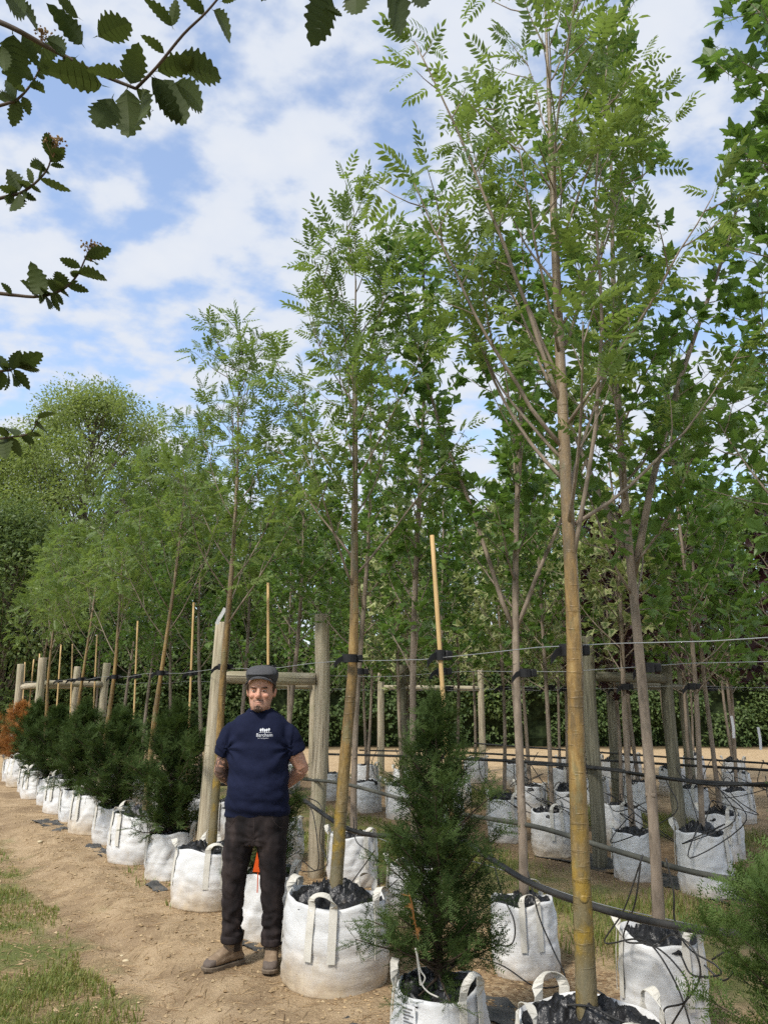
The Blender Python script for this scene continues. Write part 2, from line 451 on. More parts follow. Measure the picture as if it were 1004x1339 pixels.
# ------------------------------------------------------------------ ground
def build_ground():
    n = 340
    u = np.linspace(-1, 1, n)
    gx = np.sinh(6.2 * u) / math.sinh(6.2) * 420 - .3
    gy = np.sinh(6.2 * u) / math.sinh(6.2) * 420 + 5.2
    X, Y = np.meshgrid(gx, gy)
    Z = gz(X, Y) * (1 - sstep(40, 60, np.hypot(X, Y)))
    V = np.stack([X, Y, Z], -1).reshape(-1, 3)
    i = np.arange(n - 1)[:, None] * n; j = np.arange(n - 1)[None, :]
    F = np.stack([i + j, i + j + 1, i + n + j + 1, i + n + j], -1).reshape(-1, 4)
    m = Mat('nursery_ground', .92, .1)
    p = m.pos()
    def dot(v):
        q = m.n('ShaderNodeVectorMath', operation='DOT_PRODUCT'); m.l(p, q.inputs[0]); q.inputs[1].default_value = v
        return q.outputs['Value']
    a = dot((CR, SR, 0)); y = dot((0, 1, 0))
    big = m.noise(p, 1.1, 4); mid = m.noise(p, 5, 5, .6); fine = m.noise(p, 38, 5, .65); gran = m.noise(p, 150, 3, .6)
    dirt = m.ramp(mid, (.30, (.21, .145, .085)), (.48, (.35, .25, .148)), (.68, (.47, .35, .22)))
    dirt = m.mix(m.rng(fine, .35, .75, 0, .5), dirt, (.47, .35, .21))
    dirt = m.mix(m.rng(gran, .60, .74, 0, .4), dirt, (.17, .11, .062))
    dark = m.rng(big, .48, .64, 0, .6)
    dirt = m.mix(dark, dirt, (.20, .135, .08))
    # dry litter on the path
    lit = m.rng(m.noise(m.map(p, (60, 16, 30), rot=(0, 0, .6)), 1.1, 3), .6, .7, 0, .5)
    dirt = m.mix(lit, dirt, (.50, .39, .23))
    an = m.math('ADD', a, m.math('MULTIPLY', m.math('SUBTRACT', m.noise(p, 2.2, 4, .6), .5), 1.2))
    # thin turf with dead thatch
    thatch = m.ramp(fine, (.3, (.17, .125, .06)), (.6, (.33, .25, .13)), (.75, (.40, .32, .18)))
    green = m.ramp(fine, (.3, (.075, .10, .028)), (.7, (.16, .19, .055)))
    turf = m.mix(m.rng(m.noise(p, 2.6, 4, .6), .42, .58), thatch, green)
    c = m.mix(m.rng(an, 1.15, 1.6, .92, 0), dirt, turf)
    # aisles between the double rows
    aisle = m.math('MULTIPLY', m.rng(an, 3.75, 4.3), m.rng(an, 5.3, 5.9, 1, 0))
    aisle2 = m.math('MULTIPLY', m.rng(an, 7.5, 8.0), m.rng(an, 8.6, 9.1, 1, 0))
    aisle = m.math('MULTIPLY', m.math('ADD', aisle, aisle2, True), .75)
    c = m.mix(aisle, c, turf)
    # chips and gravel under the rows
    chips = m.math('MULTIPLY', m.rng(an, 2.35, 2.75), m.rng(an, 3.7, 4.1, 1, 0))
    chipc = m.ramp(m.vor(p, 46, out=1), (.1, (.13, .08, .045)), (.5, (.30, .20, .11)), (.9, (.47, .36, .22)))
    c = m.mix(m.math('MULTIPLY', chips, .8), c, chipc)
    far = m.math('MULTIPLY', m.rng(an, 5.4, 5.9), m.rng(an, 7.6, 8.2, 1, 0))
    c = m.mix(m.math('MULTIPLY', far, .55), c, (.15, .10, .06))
    # straw coloured headland track beyond the row ends
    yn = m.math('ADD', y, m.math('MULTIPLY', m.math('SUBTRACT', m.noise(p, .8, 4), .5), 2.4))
    strip = m.math('MULTIPLY', m.rng(yn, 16.0, 17.0), m.rng(yn, 23.2, 24.0, 1, 0))
    c = m.mix(strip, c, m.ramp(mid, (.3, (.40, .28, .155)), (.7, (.55, .41, .25))))
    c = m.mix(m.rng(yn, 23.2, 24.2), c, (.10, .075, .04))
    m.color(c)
    h = m.math('ADD', m.math('MULTIPLY', mid, .5), m.math('ADD', m.math('MULTIPLY', fine, .35), m.math('MULTIPLY', gran, .15)))
    m.bump(h, .85, .06)
    g = MB().add(V, F).obj('ground', m.m, smooth=True)
    g['kind'] = 'structure'
build_ground()

# ------------------------------------------------------------------ timber frames along the rows
def post_mesh(h, r, rng, k=18):
    zs = np.concatenate([np.linspace(0, h - .012, 14), [h]])
    ax, ay = rng.uniform(-.012, .012, 2)
    pts = [(ax * math.sin(3 * z), ay * math.sin(2.4 * z + 1), z) for z in zs]
    rad = r * (1 - .10 * zs / h); rad[-1] *= .93
    wob = 1 + .035 * np.array([[math.sin(2 * t + z * .7) + .6 * math.sin(5 * t + z * 1.3) for t in np.arange(k) * 2 * math.pi / k] for z in zs])
    mb = MB(); add_tube(mb, pts, rad, k, True, wob=wob)
    return mb
def frame(s0, a0, h0, s1, a1, h1, zr, label, r=.082, rr=.055, mat='timber', seed=0, tilt=(0, 0), along=None):
    rng = np.random.default_rng(seed)
    b0, b1 = rw(s0, a0, 0), rw(s1, a1, 0)
    t = thing('timber_frame', label, 'frame', b0, 'timber frames holding the wires')
    p0 = post_mesh(h0 + .1, r, rng).obj('post', M[mat], t, True, loc=(0, 0, -.1)); p0.rotation_euler = (tilt[0], tilt[1], .3)
    p1 = post_mesh(h1 + .1, r, rng).obj('post', M[mat], t, True, loc=b1 - b0 - Vector((0, 0, .1))); p1.rotation_euler = (0, .01, 1.2)
    d = (b1 - b0).normalized()
    def rail(q0, q1, base):
        L = (q1 - q0).length
        mb = MB(); n = 10
        zs = np.linspace(0, L, n)
        wob = 1 + .06 * np.array([[math.sin(3 * th + z * 2.2) for th in np.arange(14) * 2 * math.pi / 14] for z in zs])
        add_tube(mb, [(0, 0, z) for z in zs], rr, 14, True, wob=wob)
        ra = mb.obj('rail', M[mat], t, True, loc=q0 - base)
        ra.rotation_euler = (q1 - q0).to_track_quat('Z', 'Y').to_euler()
    rail(b0 + d * (r * .75) + Vector((0, 0, zr)), b1 - d * (r * .75) + Vector((0, 0, zr - .02)), b0)
    if along:
        b2 = rw(*along, 0); e = (b2 - b0).normalized()
        rail(b0 + e * (r * .8) + Vector((0, 0, zr - .04)), b2 - e * (r * .8) + Vector((0, 0, zr - .06)), b0)
    return t
frame(6.95, 2.62, 2.26, 6.62, 3.58, 2.36, 1.76, 'pale weathered post-and-rail timber frame right behind the man in the cap', r=.078, rr=.058, seed=1, tilt=(0, .035))
frame(15.0, 2.5, 2.22, 15.0, 3.6, 2.15, 1.78, 'small post-and-rail frame behind the far yews, nearer of the two at left', r=.075, rr=.055, seed=2, along=(17.3, 2.55))
frame(17.4, 2.5, 2.18, 17.5, 3.6, 2.15, 1.76, 'farthest timber frame at the end of the front rows, beside the orange bush', r=.075, rr=.055, seed=3)
frame(5.5, 6.02, 2.17, 5.55, 7.3, 2.05, 1.78, 'dark grey-green timber frame right of the thick golden trunk', r=.072, rr=.05, mat='timber2', seed=4)
frame(13.6, 6.0, 2.1, 13.6, 7.2, 2.1, 1.75, 'far timber frame glimpsed past the right shoulder of the man', r=.08, rr=.055, seed=5)
frame(13.9, 8.95, 2.12, 13.0, 10.9, 2.12, 1.72, 'far pale timber frame seen between the golden trunk and the standing yew', r=.075, rr=.05, seed=6)
frame(8.0, 9.2, 2.1, 8.0, 10.9, 2.1, 1.72, 'dark far timber frame among the stems at the right edge', r=.075, rr=.05, mat='timber2', seed=7)

# single posts of the back rows
for s_, a_, h_, mt, lb in ((10.6, 7.25, 2.05, 'timber2', 'lone grey stake in the fourth row behind the golden trunk'),
                           (10.2, 10.9, 2.0, 'timber', 'lone pale stake standing before the hedge at centre right')):
    o_ = post_mesh(h_ + .1, .07, np.random.default_rng(int(s_ * 10))).obj('stake', M[mt], None, True, loc=rw(s_, a_, -.1))
    tag(o_, lb, 'post')

# ------------------------------------------------------------------ wires
def wire(s0, s1, a, z, label, r=.0022, sag=.012):
    pts = []
    for i in range(41):
        s_ = s0 + (s1 - s0) * i / 40
        pts.append(rw(s_, a, z + sag * math.sin(s_ * 3.1) - sag * .5 * abs(math.sin(s_ * .38))))
    mb = MB(); add_tube(mb, pts, r, 6)
    o_ = mb.obj('support_wire', M['wire'], None, True)
    tag(o_, label, 'wire', 'steel wires along the rows')
wire(-.5, 17.4, 2.55, 1.815, 'steel wire along the front row of golden-trunked trees', .0024)
wire(-.5, 17.4, 3.66, 1.765, 'steel wire along the second row, behind the golden trunks', .0024)
wire(1.5, 13.6, 6.13, 1.67, 'steel wire along the third row', .0022)
wire(1.5, 13.6, 7.33, 1.66, 'steel wire along the fourth row', .0022)
wire(2.5, 13.6, 9.3, 1.66, 'steel wire along the fifth row', .0022)
wire(.8, 6.5, 3.8, .42, 'low slack steel wire running past the bags of the second row', .003, .02)

# ------------------------------------------------------------------ irrigation pipes
def pipe(pts, r, label, mat='pipe', n=60, k=10):
    mb = MB(); add_tube(mb, spline(pts, n), r, k)
    o_ = mb.obj('irrigation_pipe', M[mat], None, True); tag(o_, label, 'pipe', 'irrigation pipes strung along the rows')
P1 = [at_row(x, y, 3.0) for x, y in ((330, 1026), (380, 1036), (457, 1085), (540, 1094), (600, 1098), (640, 1122), (700, 1158), (800, 1193), (900, 1214), (975, 1223), (1080, 1238))]
pipe([rw(9.5, 2.9, .62), rw(7.8, 2.95, .72)] + P1, .0165, 'thick black irrigation pipe sagging across in front of the golden trunk')
P2 = [at_row(x, y, 3.52) for x, y in ((400, 1019), (450, 1025), (530, 1046), (600, 1064), (700, 1081), (800, 1111), (900, 1139), (1000, 1157), (1090, 1172))]
pipe([rw(11, 3.5, .7), rw(9, 3.5, .74)] + P2, .0145, 'dusty grey irrigation pipe along the second row of trees', 'pipe2')
P3 = [at_row(x, y, 5.95) for x, y in ((420, 986), (500, 988), (600, 992), (700, 997), (800, 1006), (830, 1012), (900, 1021), (1000, 1027), (1060, 1032))]
pipe(P3, .017, 'black irrigation pipe along the third row, level with the straw track')
P4 = [at_row(x, y, 5.92) for x, y in ((690, 999), (760, 1003), (850, 1014), (930, 1026), (1010, 1024), (1060, 1026))]
pipe(P4, .012, 'thinner black pipe twisted round the pipe of the third row')
P5 = [at_row(x, y, 7.4) for x, y in ((470, 981), (600, 984), (700, 989), (800, 995), (900, 1001), (1000, 1007), (1060, 1012))]
pipe(P5, .014, 'black irrigation pipe along the fourth row')
P6 = [at_row(x, y, 9.1) for x, y in ((620, 972), (700, 978), (800, 985), (900, 992), (1000, 998), (1060, 1003))]
pipe(P6, .013, 'black irrigation pipe of the fifth row before the hedge')

# ------------------------------------------------------------------ bags
def ridged(x, y, seed):
    return 1 - np.abs(fbm(x, y, seed, 4)) * 2
def bag_body(r, h, seed, nseg=72, nz=26):
    th = np.arange(nseg) * 2 * math.pi / nseg
    zs = np.concatenate([[0, .004], np.linspace(.02, h, nz)])
    V = []
    T, Z = np.meshgrid(th, zs)
    t = Z / h
    prof = .955 + .055 * np.sin(math.pi * np.clip(t * .95 + .05, 0, 1)) ** .7 - .025 * t
    prof = prof * np.where(Z < .003, .93, 1)
    cx, cy = np.cos(T) * 3, np.sin(T) * 3
    wr = .016 * fbm(cx * .8 + seed, cy * .8 + Z * 9 + seed, seed, 3) + .007 * fbm(T * 1.9 + Z * 6 * math.pi * .3, Z * 34 + cx, seed + 5, 3)
    wr += .010 * ridged(np.cos(T) * 2.2 + seed * 3, np.sin(T) * 2.2 + Z * 5, seed + 21) ** 4 * np.sin(math.pi * np.clip(t, 0, 1))
    wr -= .016 * np.clip(fbm(np.cos(T) * 1.4 + seed, np.sin(T) * 1.4 + Z * 2, seed + 31, 2), 0, 1) * (t > .05)
    wr += .006 * ridged(cx * 1.1 + 4, cy * 1.1 + Z * 14, seed + 9) * (1 - t) 
    hem = .004 * ((t > .93) & (t < .995)) - .005 * (np.abs(t - .46) < .02)
    sq = .012 * np.cos(4 * (T + seed))
    rad = r * prof + wr + hem + sq * r * 2
    zz = Z + t * (.012 * np.sin(T * 2 + seed) + .008 * np.sin(T * 5 + seed * 2)) + .004 * (Z < .003)
    P = np.stack([rad * np.cos(T), rad * np.sin(T), zz], -1)
    # fold over the rim and down inside
    inn = P[-1].copy(); inn[:, :2] *= .982; inn2 = inn.copy(); inn2[:, 2] -= .09; inn2[:, :2] *= .985
    P = np.concatenate([P, inn[None], inn2[None]])
    n = len(P)
    i = np.arange(n - 1)[:, None] * nseg; j = np.arange(nseg)[None, :]; j2 = (j + 1) % nseg
    F = np.stack([i + j, i + j2, i + nseg + j2, i + nseg + j], -1).reshape(-1, 4)
    mb = MB().add(P.reshape(-1, 3), F)
    # the rough stitched edge at the foot
    return mb, rad
def liner_mesh(r, h, seed, dome=.03, crumple=.05, nseg=96, nr=30):
    th = np.arange(nseg) * 2 * math.pi / nseg
    rs = np.linspace(.04, 1.0, nr)
    T, Q = np.meshgrid(th, rs)
    x, y = Q * np.cos(T), Q * np.sin(T)
    wx, wy = x + .25 * fbm(x * 2, y * 2, seed + 6, 2), y + .25 * fbm(x * 2 + 7, y * 2, seed + 7, 2)
    c = crumple * (ridged(wx * 1.7 + seed, wy * 1.7 - seed, seed) ** 3 * 1.1 + .35 * ridged(wx * 4.6 + seed, wy * 4.6, seed + 3) ** 2 - .5)
    z = h - .045 + dome * (1 - Q ** 2) * 2 + c * (1 - .75 * Q ** 6)
    lift = .03 * sstep(.8, .97, Q) * (.4 + vnoise(T * 2.2, Q * 0 + seed, seed + 4))
    P = np.stack([x * r * .905, y * r * .905, z + lift - .035 * (Q > .99)], -1)
    i = np.arange(nr - 1)[:, None] * nseg; j = np.arange(nseg)[None, :]; j2 = (j + 1) % nseg
    F = np.stack([i + j, i + j2, i + nseg + j2, i + nseg + j], -1).reshape(-1, 4)
    return MB().add(P.reshape(-1, 3), F)
def ribbon(pts, wid, nrm, w=.042, th=.0035):
    n = len(pts)
    V = []
    for p, wv, nv in zip(pts, wid, nrm):
        wv = Vector(wv).normalized() * w / 2; nv = Vector(nv).normalized() * th
        p = Vector(p)
        V += [p - wv, p + wv, p + wv + nv, p - wv + nv]
    F = []
    for i in range(n - 1):
        b = i * 4
        for j in range(4):
            F.append((b + j, b + (j + 1) % 4, b + 4 + (j + 1) % 4, b + 4 + j))
    F += [(3, 2, 1, 0), (n * 4 - 4, n * 4 - 3, n * 4 - 2, n * 4 - 1)]
    return [tuple(v) for v in V], F
def handle_mesh(r, h, rng, arch=.085, gap=.12, low=.42, lean=0., w=.042):
    """a webbing loop: two sewn strips and an arch above the rim, centred on +X"""
    pts, wid, nrm = [], [], []
    half = gap / 2 / r
    top = h - .004
    def surf(th, z, off=.012):
        q = r * (.955 + .055 * math.sin(math.pi * min(1, z / h * .95 + .05)) ** .7 - .025 * z / h) + off
        return Vector((q * math.cos(th), q * math.sin(th), z))
    for i in range(6):
        z = h * low + (top - h * low) * i / 5
        pts.append(surf(-half, z)); wid.append((math.sin(half), math.cos(half), 0)); nrm.append((1, 0, 0))
    n = 12
    for i in range(1, n):
        t = i / n; a = math.pi * t
        p = surf(-half + 2 * half * t, top)
        p.y = -math.cos(a) * math.sin(half) * r * 1.05
        up = math.sin(a) ** .8 * arch
        p.z = top + up
        p.x += lean * math.sin(a) + rng.uniform(-.003, .003)
        k = math.sin(a)
        pts.append(p); wid.append((.95 * k, (1 - k) * 1.0 + .35 * k * math.cos(a), .25 * k * (1 if lean < 0 else -1))); nrm.append((1 - k * .9, 0 + .0 * k, .15 + k))
    for i in range(6):
        z = top + (h * low - top) * i / 5
        pts.append(surf(half, z)); wid.append((-math.sin(half), math.cos(half), 0)); nrm.append((1, 0, 0))
    V, F = ribbon(pts, wid, nrm, w)
    return MB().add(V, F)
BAGS = {}
def bag_kind(kind):
    if kind in BAGS: return BAGS[kind]
    r, h, seed, dome, cr, nh, arch = {'big1': (.305, .47, 1, .035, .075, 4, .075), 'big2': (.305, .46, 2, .03, .07, 4, .085), 'big3': (.30, .45, 6, .03, .07, 4, .09),
                       'sm1': (.205, .44, 3, .03, .05, 2, .075), 'sm2': (.20, .46, 4, .05, .06, 2, .09), 'sm3': (.21, .43, 5, .02, .045, 2, .06),
                       'yew': (.212, .40, 7, .02, .05, 2, .10)}[kind]
    rng = np.random.default_rng(seed)
    body, _ = bag_body(r, h, seed)
    d = dict(r=r, h=h, nh=nh,
             body=body.mesh('bag_body', M['dirtybag' if kind == 'big1' else 'bag'], True), liner=liner_mesh(r, h, seed, dome, cr).mesh('liner', M['plastic'], True),
             handles=[handle_mesh(r, h, rng, arch * rng.uniform(.8, 1.2), .13 if r > .25 else .10, .40, rng.uniform(-.035, .03), .045 if r > .25 else .036).mesh('handle', M['web']) for _ in range(3)])
    # stitched hem at the foot
    BAGS[kind] = d
    return d
def bag(kind, pos, rz, label, group, hrot=None, sc_=1.0, dirty=False, nohandles=False):
    d = bag_kind(kind)
    z = float(gz(pos.x, pos.y)) - .012
    t = thing('planting_bag', label, 'bag', (pos.x, pos.y, z), group, rz, sc_)
    rg_ = random.Random(sum(map(ord, label)) + len(label))
    t.scale = (sc_ * rg_.uniform(.94, 1.06), sc_ * rg_.uniform(.94, 1.06), sc_ * rg_.uniform(.93, 1.04)); t.rotation_euler = (rg_.uniform(-.035, .035), rg_.uniform(-.035, .035), rz)
    b = link('bag_body', d['body'], t, mat=M['dirtybag'] if dirty else None)
    link('liner', d['liner'], t, rot=(0, 0, (sum(map(ord, label)) % 100) * .06))
    if not nohandles:
        for i in range(d['nh']):
            ang = (hrot[i] if hrot else 2 * math.pi * i / d['nh'] + .4) - rz
            link('handle', d['handles'][(i + len(label)) % 3], t, rot=(0, 0, ang))
    return t
ORD = ['first', 'second', 'third', 'fourth', 'fifth', 'sixth', 'seventh', 'eighth', 'ninth', 'tenth', 'eleventh', 'twelfth', 'thirteenth', 'fourteenth', 'fifteenth']

def toward(pos):   # angle from a thing towards the camera
    return math.atan2(-pos.y, -pos.x)
# front row: big bags of the golden-trunked trees
TREE_S = [2.30, 4.33, 6.30, 8.27, 10.15, 11.98, 13.8, 15.6]
TREE_A = [2.40, 2.46, 2.44, 2.46, 2.46, 2.48, 2.48, 2.48]
big_labels = ['white bag cut off by the bottom edge, holding the thick golden trunk, crumpled black liner',
              'large mud-splashed white bag beside the left boot of the man',
              'large white bag just left of the man, with a loop handle in front',
              'white bag with crumpled black liner, second large one left of the man',
              'white bag with an upright round loop handle, third large one left of the man',
              'fourth large white bag left of the man, two loops flopped up',
              'fifth large white bag left of the man',
              'sixth large white bag left of the man, near the orange bush']
for i, (s_, a_) in enumerate(zip(TREE_S, TREE_A)):
    p = rw(s_, a_)
    f = toward(p)
    hr = [f - .28, f + 1.05, f - 2.05, f + 2.5] if i == 1 else [f + .55, f + 2.1, f + 3.7, f - 1.0]
    if i == 2: hr = [f + .1, f + 1.7, f + 3.2, f - 1.5]
    bag(['big2', 'big1', 'big3', 'big2', 'big3', 'big2', 'big3', 'big1'][i], p, f + i * .7, big_labels[i], 'large white bags of the front row', hr, .92 if i == 0 else 1.0, i in (2, 4))
# yew bags between them
YEW_S = [1.13, 3.06, 5.34, 7.38, 9.32, 11.15, 12.9, 14.7, 16.6]
YEW_A = [2.48, 2.28, 2.50, 2.46, 2.46, 2.46, 2.46, 2.46, 2.46]
yew_bag_labels = ['', 'white bag of the tall standing yew in the bottom centre, big loop handle in front',
                  'white bag of the yew seen between the legs of the man',
                  'narrow white bag under the yew nearest left of the man',
                  'narrow white bag under the second yew left of the man',
                  'narrow white bag under the third yew left of the man',
                  'narrow white bag under the fourth yew left of the man',
                  'narrow white bag under the fifth yew left of the man',
                  'white bag under the orange-brown dead yew']
for i, (s_, a_) in enumerate(zip(YEW_S, YEW_A)):
    if i == 0: continue
    p = rw(s_, a_); f = toward(p)
    hr = [f + .75, f - 1.65] if i == 1 else [f + 1.2, f - 1.4]
    if i == 2: hr = [f + 1.0, f + 2.8]
    bag('yew', p, f + i, yew_bag_labels[i], 'narrow white bags of the yews', hr)

# second row and beyond
ROWB = [(1.65, 3.5), (2.80, 3.46), (3.82, 3.5), (5.05, 3.55), (6.22, 3.72), (7.4, 3.6), (8.6, 3.6), (9.8, 3.6), (11.0, 3.6), (12.3, 3.6), (13.6, 3.6), (15.6, 3.6)]
def jit(seed, s0, s1, step, a):
    r_ = np.random.default_rng(seed); o_ = []; s_ = s0
    while s_ < s1:
        o_.append((s_ + r_.uniform(-.12, .12), a + r_.uniform(-.06, .06))); s_ += step
    return o_
ROWC = [(4.32, 5.98), (5.02, 5.95), (6.15, 6.07), (6.95, 6.12), (7.95, 6.1), (8.95, 6.1), (9.75, 6.05), (11.0, 6.1), (12.4, 6.1)]
ROWD = [(4.05, 7.3), (5.1, 7.38), (6.0, 6.95), (7.1, 7.3), (8.1, 7.6), (9.3, 7.3), (10.6, 7.3), (11.8, 7.3)]
ROWE = [(5.2, 9.2), (6.3, 9.5), (6.75, 9.2), (7.4, 8.95), (8.4, 9.2), (9.5, 9.6), (10.5, 9.6), (11.6, 9.55)]
ROWF = [(6.3, 11.2), (7.4, 11.2), (8.5, 11.1), (9.7, 11.1), (10.8, 11.1)]
ROWG = [(7.4, 13.0), (8.7, 13.1), (9.8, 13.5), (10.5, 12.5)]
seq = [('second', ROWB), ('third', ROWC), ('fourth', ROWD), ('fifth', ROWE), ('sixth', ROWF), ('last', ROWG)]
kk = 0
for rn_, rowp in seq:
    for i, (s_, a_) in enumerate(rowp):
        kk += 1
        p = rw(s_, a_); f = toward(p); r_ = random.Random(kk)
        if rn_ == 'second' and i == 0: continue
        lab = f'white bag in the {rn_} row from the front, {ORD[i]} from the right end'
        if rn_ == 'second' and i == 1: lab = 'white bag at bottom right with black drip tubes looped over its rim'
        if rn_ == 'second' and i == 2: lab = 'tall white bag just left of the thick golden trunk, drip tube down its side'
        if rn_ == 'second' and i == 4: lab = 'white bag with black liner behind the second golden trunk'
        bag(['sm1', 'sm2', 'sm3'][r_.randrange(3)], p, r_.uniform(0, 6), lab, f'white bags of the {rn_} row',
            [f + r_.uniform(.5, 1.3), f - r_.uniform(1.2, 2.0)] if i != 2 else [f + .25, f + 2.8], r_.uniform(.95, 1.04), r_.random() < .3)

# ------------------------------------------------------------------ leaf templates (along +Y, facing +Z), unit length
def lens(p, d, n, L, W, fold=.15):
    """4-triangle leaflet: verts and faces"""
    s_ = np.cross(d, n)
    b = p; t = p + d * L
    V = [b, p + d * L * .32 + s_ * W * .5 + n * fold * W, p + d * L * .70 + s_ * W * .40 + n * fold * W, t - n * .06 * L,
         p + d * L * .70 - s_ * W * .40 + n * fold * W, p + d * L * .32 - s_ * W * .5 + n * fold * W]
    return V, [(0, 1, 5), (1, 2, 5), (5, 2, 4), (2, 3, 4)]
def tpl_rowan(seed, pairs=6, droop=.16):
    r_ = np.random.default_rng(seed)
    V, F, E_ = [], [], []
    def put(v, f):
        n0 = len(V); V.extend(v); F.extend([tuple(i + n0 for i in q) for q in f])
    pt = lambda t: np.array([.02 * math.sin(3 * t + seed), t, -droop * t * t])
    for i in range(5):
        a, b = pt(i / 5), pt((i + 1) / 5)
        put([a + [.006, 0, 0], a - [.006, 0, 0], b], [(0, 1, 2)])
    for i in range(pairs):
        t = .24 + .70 * i / (pairs - .4)
        L = .30 * (1 - .25 * abs(t - .55) * 2) * r_.uniform(.9, 1.1)
        for sg in (-1, 1):
            an = R(64 - 14 * t + r_.uniform(-7, 7))
            d = np.array([sg * math.sin(an), math.cos(an), -.22 + r_.uniform(-.15, .12)]); d /= np.linalg.norm(d)
            n_ = np.array([sg * .15, 0, 1.]); n_ -= d * n_.dot(d); n_ /= np.linalg.norm(n_)
            put(*lens(pt(t), d, n_, L, .092))
    d = np.array([0, .93, -.37]); n_ = np.array([0, .37, .93])
    put(*lens(pt(.96), d, n_, .28, .105))
    return np.array(V), np.array(F), np.zeros(len(V))
def tpl_palm(seed, lobes=5, depth=.72, droop=.25):
    r_ = np.random.default_rng(seed)
    out_ = []
    angs = np.linspace(-128, 128, lobes)
    lens_ = {5: [.42, .72, 1., .72, .42], 3: [.8, 1., .8]}[lobes]
    o_ = [(0, -.02)]
    for i, (a_, l_) in enumerate(zip(angs, lens_)):
        for da, f in ((-17, .70), (-7, .84), (0, 1.), (7, .84), (17, .70)) if depth > .4 else ((-16, .8), (0, 1.), (16, .8)):
            q = R(a_ * .95 + da); rr = l_ * f * .62 * r_.uniform(.93, 1.07)
            o_.append((math.sin(q) * rr, .38 + math.cos(q) * rr))
        if i < lobes - 1:
            q = R((a_ + angs[i + 1]) / 2 * .95); rr = .62 * depth * .78
            o_.append((math.sin(q) * rr, .38 + math.cos(q) * rr))
    V = [(0, .30, .02)] + [(x, y, -droop * ((x * 1.1) ** 2 + (y - .35) ** 2) + .05 * abs(x)) for x, y in o_]
    n = len(o_)
    F = [(0, i, i % n + 1) for i in range(1, n + 1)]
    F = [(a, c, b) for a, b, c in F]
    E_ = np.ones(len(V)); E_[0] = 0
    # petiole
    n0 = len(V); V += [(.012, -.02, 0), (-.012, -.02, 0), (0, -.45, .05)]; F.append((n0, n0 + 1, n0 + 2)); E_ = np.concatenate([E_, [0, 0, 0]])
    return np.array(V), np.array(F), E_
def tpl_simple(seed, W=.5):
    V, F = lens(np.zeros(3), np.array([0, 1., 0]), np.array([0, 0, 1.]), 1., W, .18)
    return np.array(V), np.array(F), np.array([0, 1, 1, 1, 1, 1.])
def tpl_diamond(W=.55):
    V = np.array([(0, 0, 0), (W / 2, .45, .08), (0, 1, -.08), (-W / 2, .45, .08)], float)
    return V, np.array([(0, 1, 3), (1, 2, 3)]), np.array([0, 1, 1, 1.])
def tpl_yew(seed):
    r_ = np.random.default_rng(seed)
    V, F = [], []
    def shoot(p, d, n_, L, step):
        s_ = np.cross(d, n_)
        n0 = len(V)
        V.extend([p + s_ * .010, p - s_ * .010, p + d * L]); F.append((n0, n0 + 1, n0 + 2))
        t = .05
        while t < 1:
            for sg in (-1, 1):
                b = p + d * L * t
                l_ = .15 * (1 - .35 * t) * r_.uniform(.8, 1.15)
                q = sg * s_ * .9 + d * r_.uniform(.35, .75) + n_ * r_.uniform(-.1, .5); q /= np.linalg.norm(q)
                n0 = len(V)
                V.extend([b - d * .023, b + d * .023, b + q * l_ * 1.1]); F.append((n0, n0 + 1, n0 + 2))
            t += step / L * 1.35
    up = np.array([0, 0, 1.])
    shoot(np.zeros(3), np.array([0, 1., 0]), up, 1.0, .062)
    for i in range(5):
        sg = 1 if i % 2 else -1
        t = .12 + .15 * i + r_.uniform(-.03, .03)
        d = np.array([sg * .75, .7, r_.uniform(-.1, .35)]); d /= np.linalg.norm(d)
        n_ = up - d * d[2]; n_ /= np.linalg.norm(n_)
        shoot(np.array([0, t, 0]), d, n_, .55 * (1 - .4 * t), .066)
    return np.array(V), np.array(F), np.zeros(len(V))

def orient(D, U):
    D = D / np.maximum(np.linalg.norm(D, axis=1, keepdims=True), 1e-9)
    N = U - D * (U * D).sum(1, keepdims=True); N /= np.maximum(np.linalg.norm(N, axis=1, keepdims=True), 1e-9)
    X = np.cross(D, N)
    return np.stack([X, D, N], 2)            # columns
def scatter(mb, tpls, P, D, U, S, tint, rng):
    """one copy of a template for every anchor"""
    Mx = orient(D, U)
    pick = rng.integers(0, len(tpls), len(P))
    for k, (V, F, E_) in enumerate(tpls):
        q = np.where(pick == k)[0]
        if len(q) == 0: continue
        W = np.einsum('nij,vj->nvi', Mx[q], V) * S[q, None, None] + P[q, None, :]
        FF = (F[None] + (np.arange(len(q)) * len(V))[:, None, None]).reshape(-1, 3)
        mb.add(W.reshape(-1, 3), FF, np.repeat(tint[q], len(V)), np.tile(E_, len(q)))

T_ROWAN = [tpl_rowan(1, 6, .1), tpl_rowan(2, 7, .3), tpl_rowan(3, 5, .2), tpl_rowan(4, 6, .45), tpl_rowan(5, 7, -.05)]
T_MAPLE = [tpl_palm(1, droop=.15), tpl_palm(2, droop=.5), tpl_palm(3, droop=.8), tpl_palm(6, droop=-.3)]
T_FARM = [tpl_palm(4, 5, .6), tpl_palm(5, 3, .6)]
T_SIMPLE = [tpl_simple(1)]
T_DIA = [tpl_diamond()]
T_YEW = [tpl_yew(1), tpl_yew(2), tpl_yew(3)]

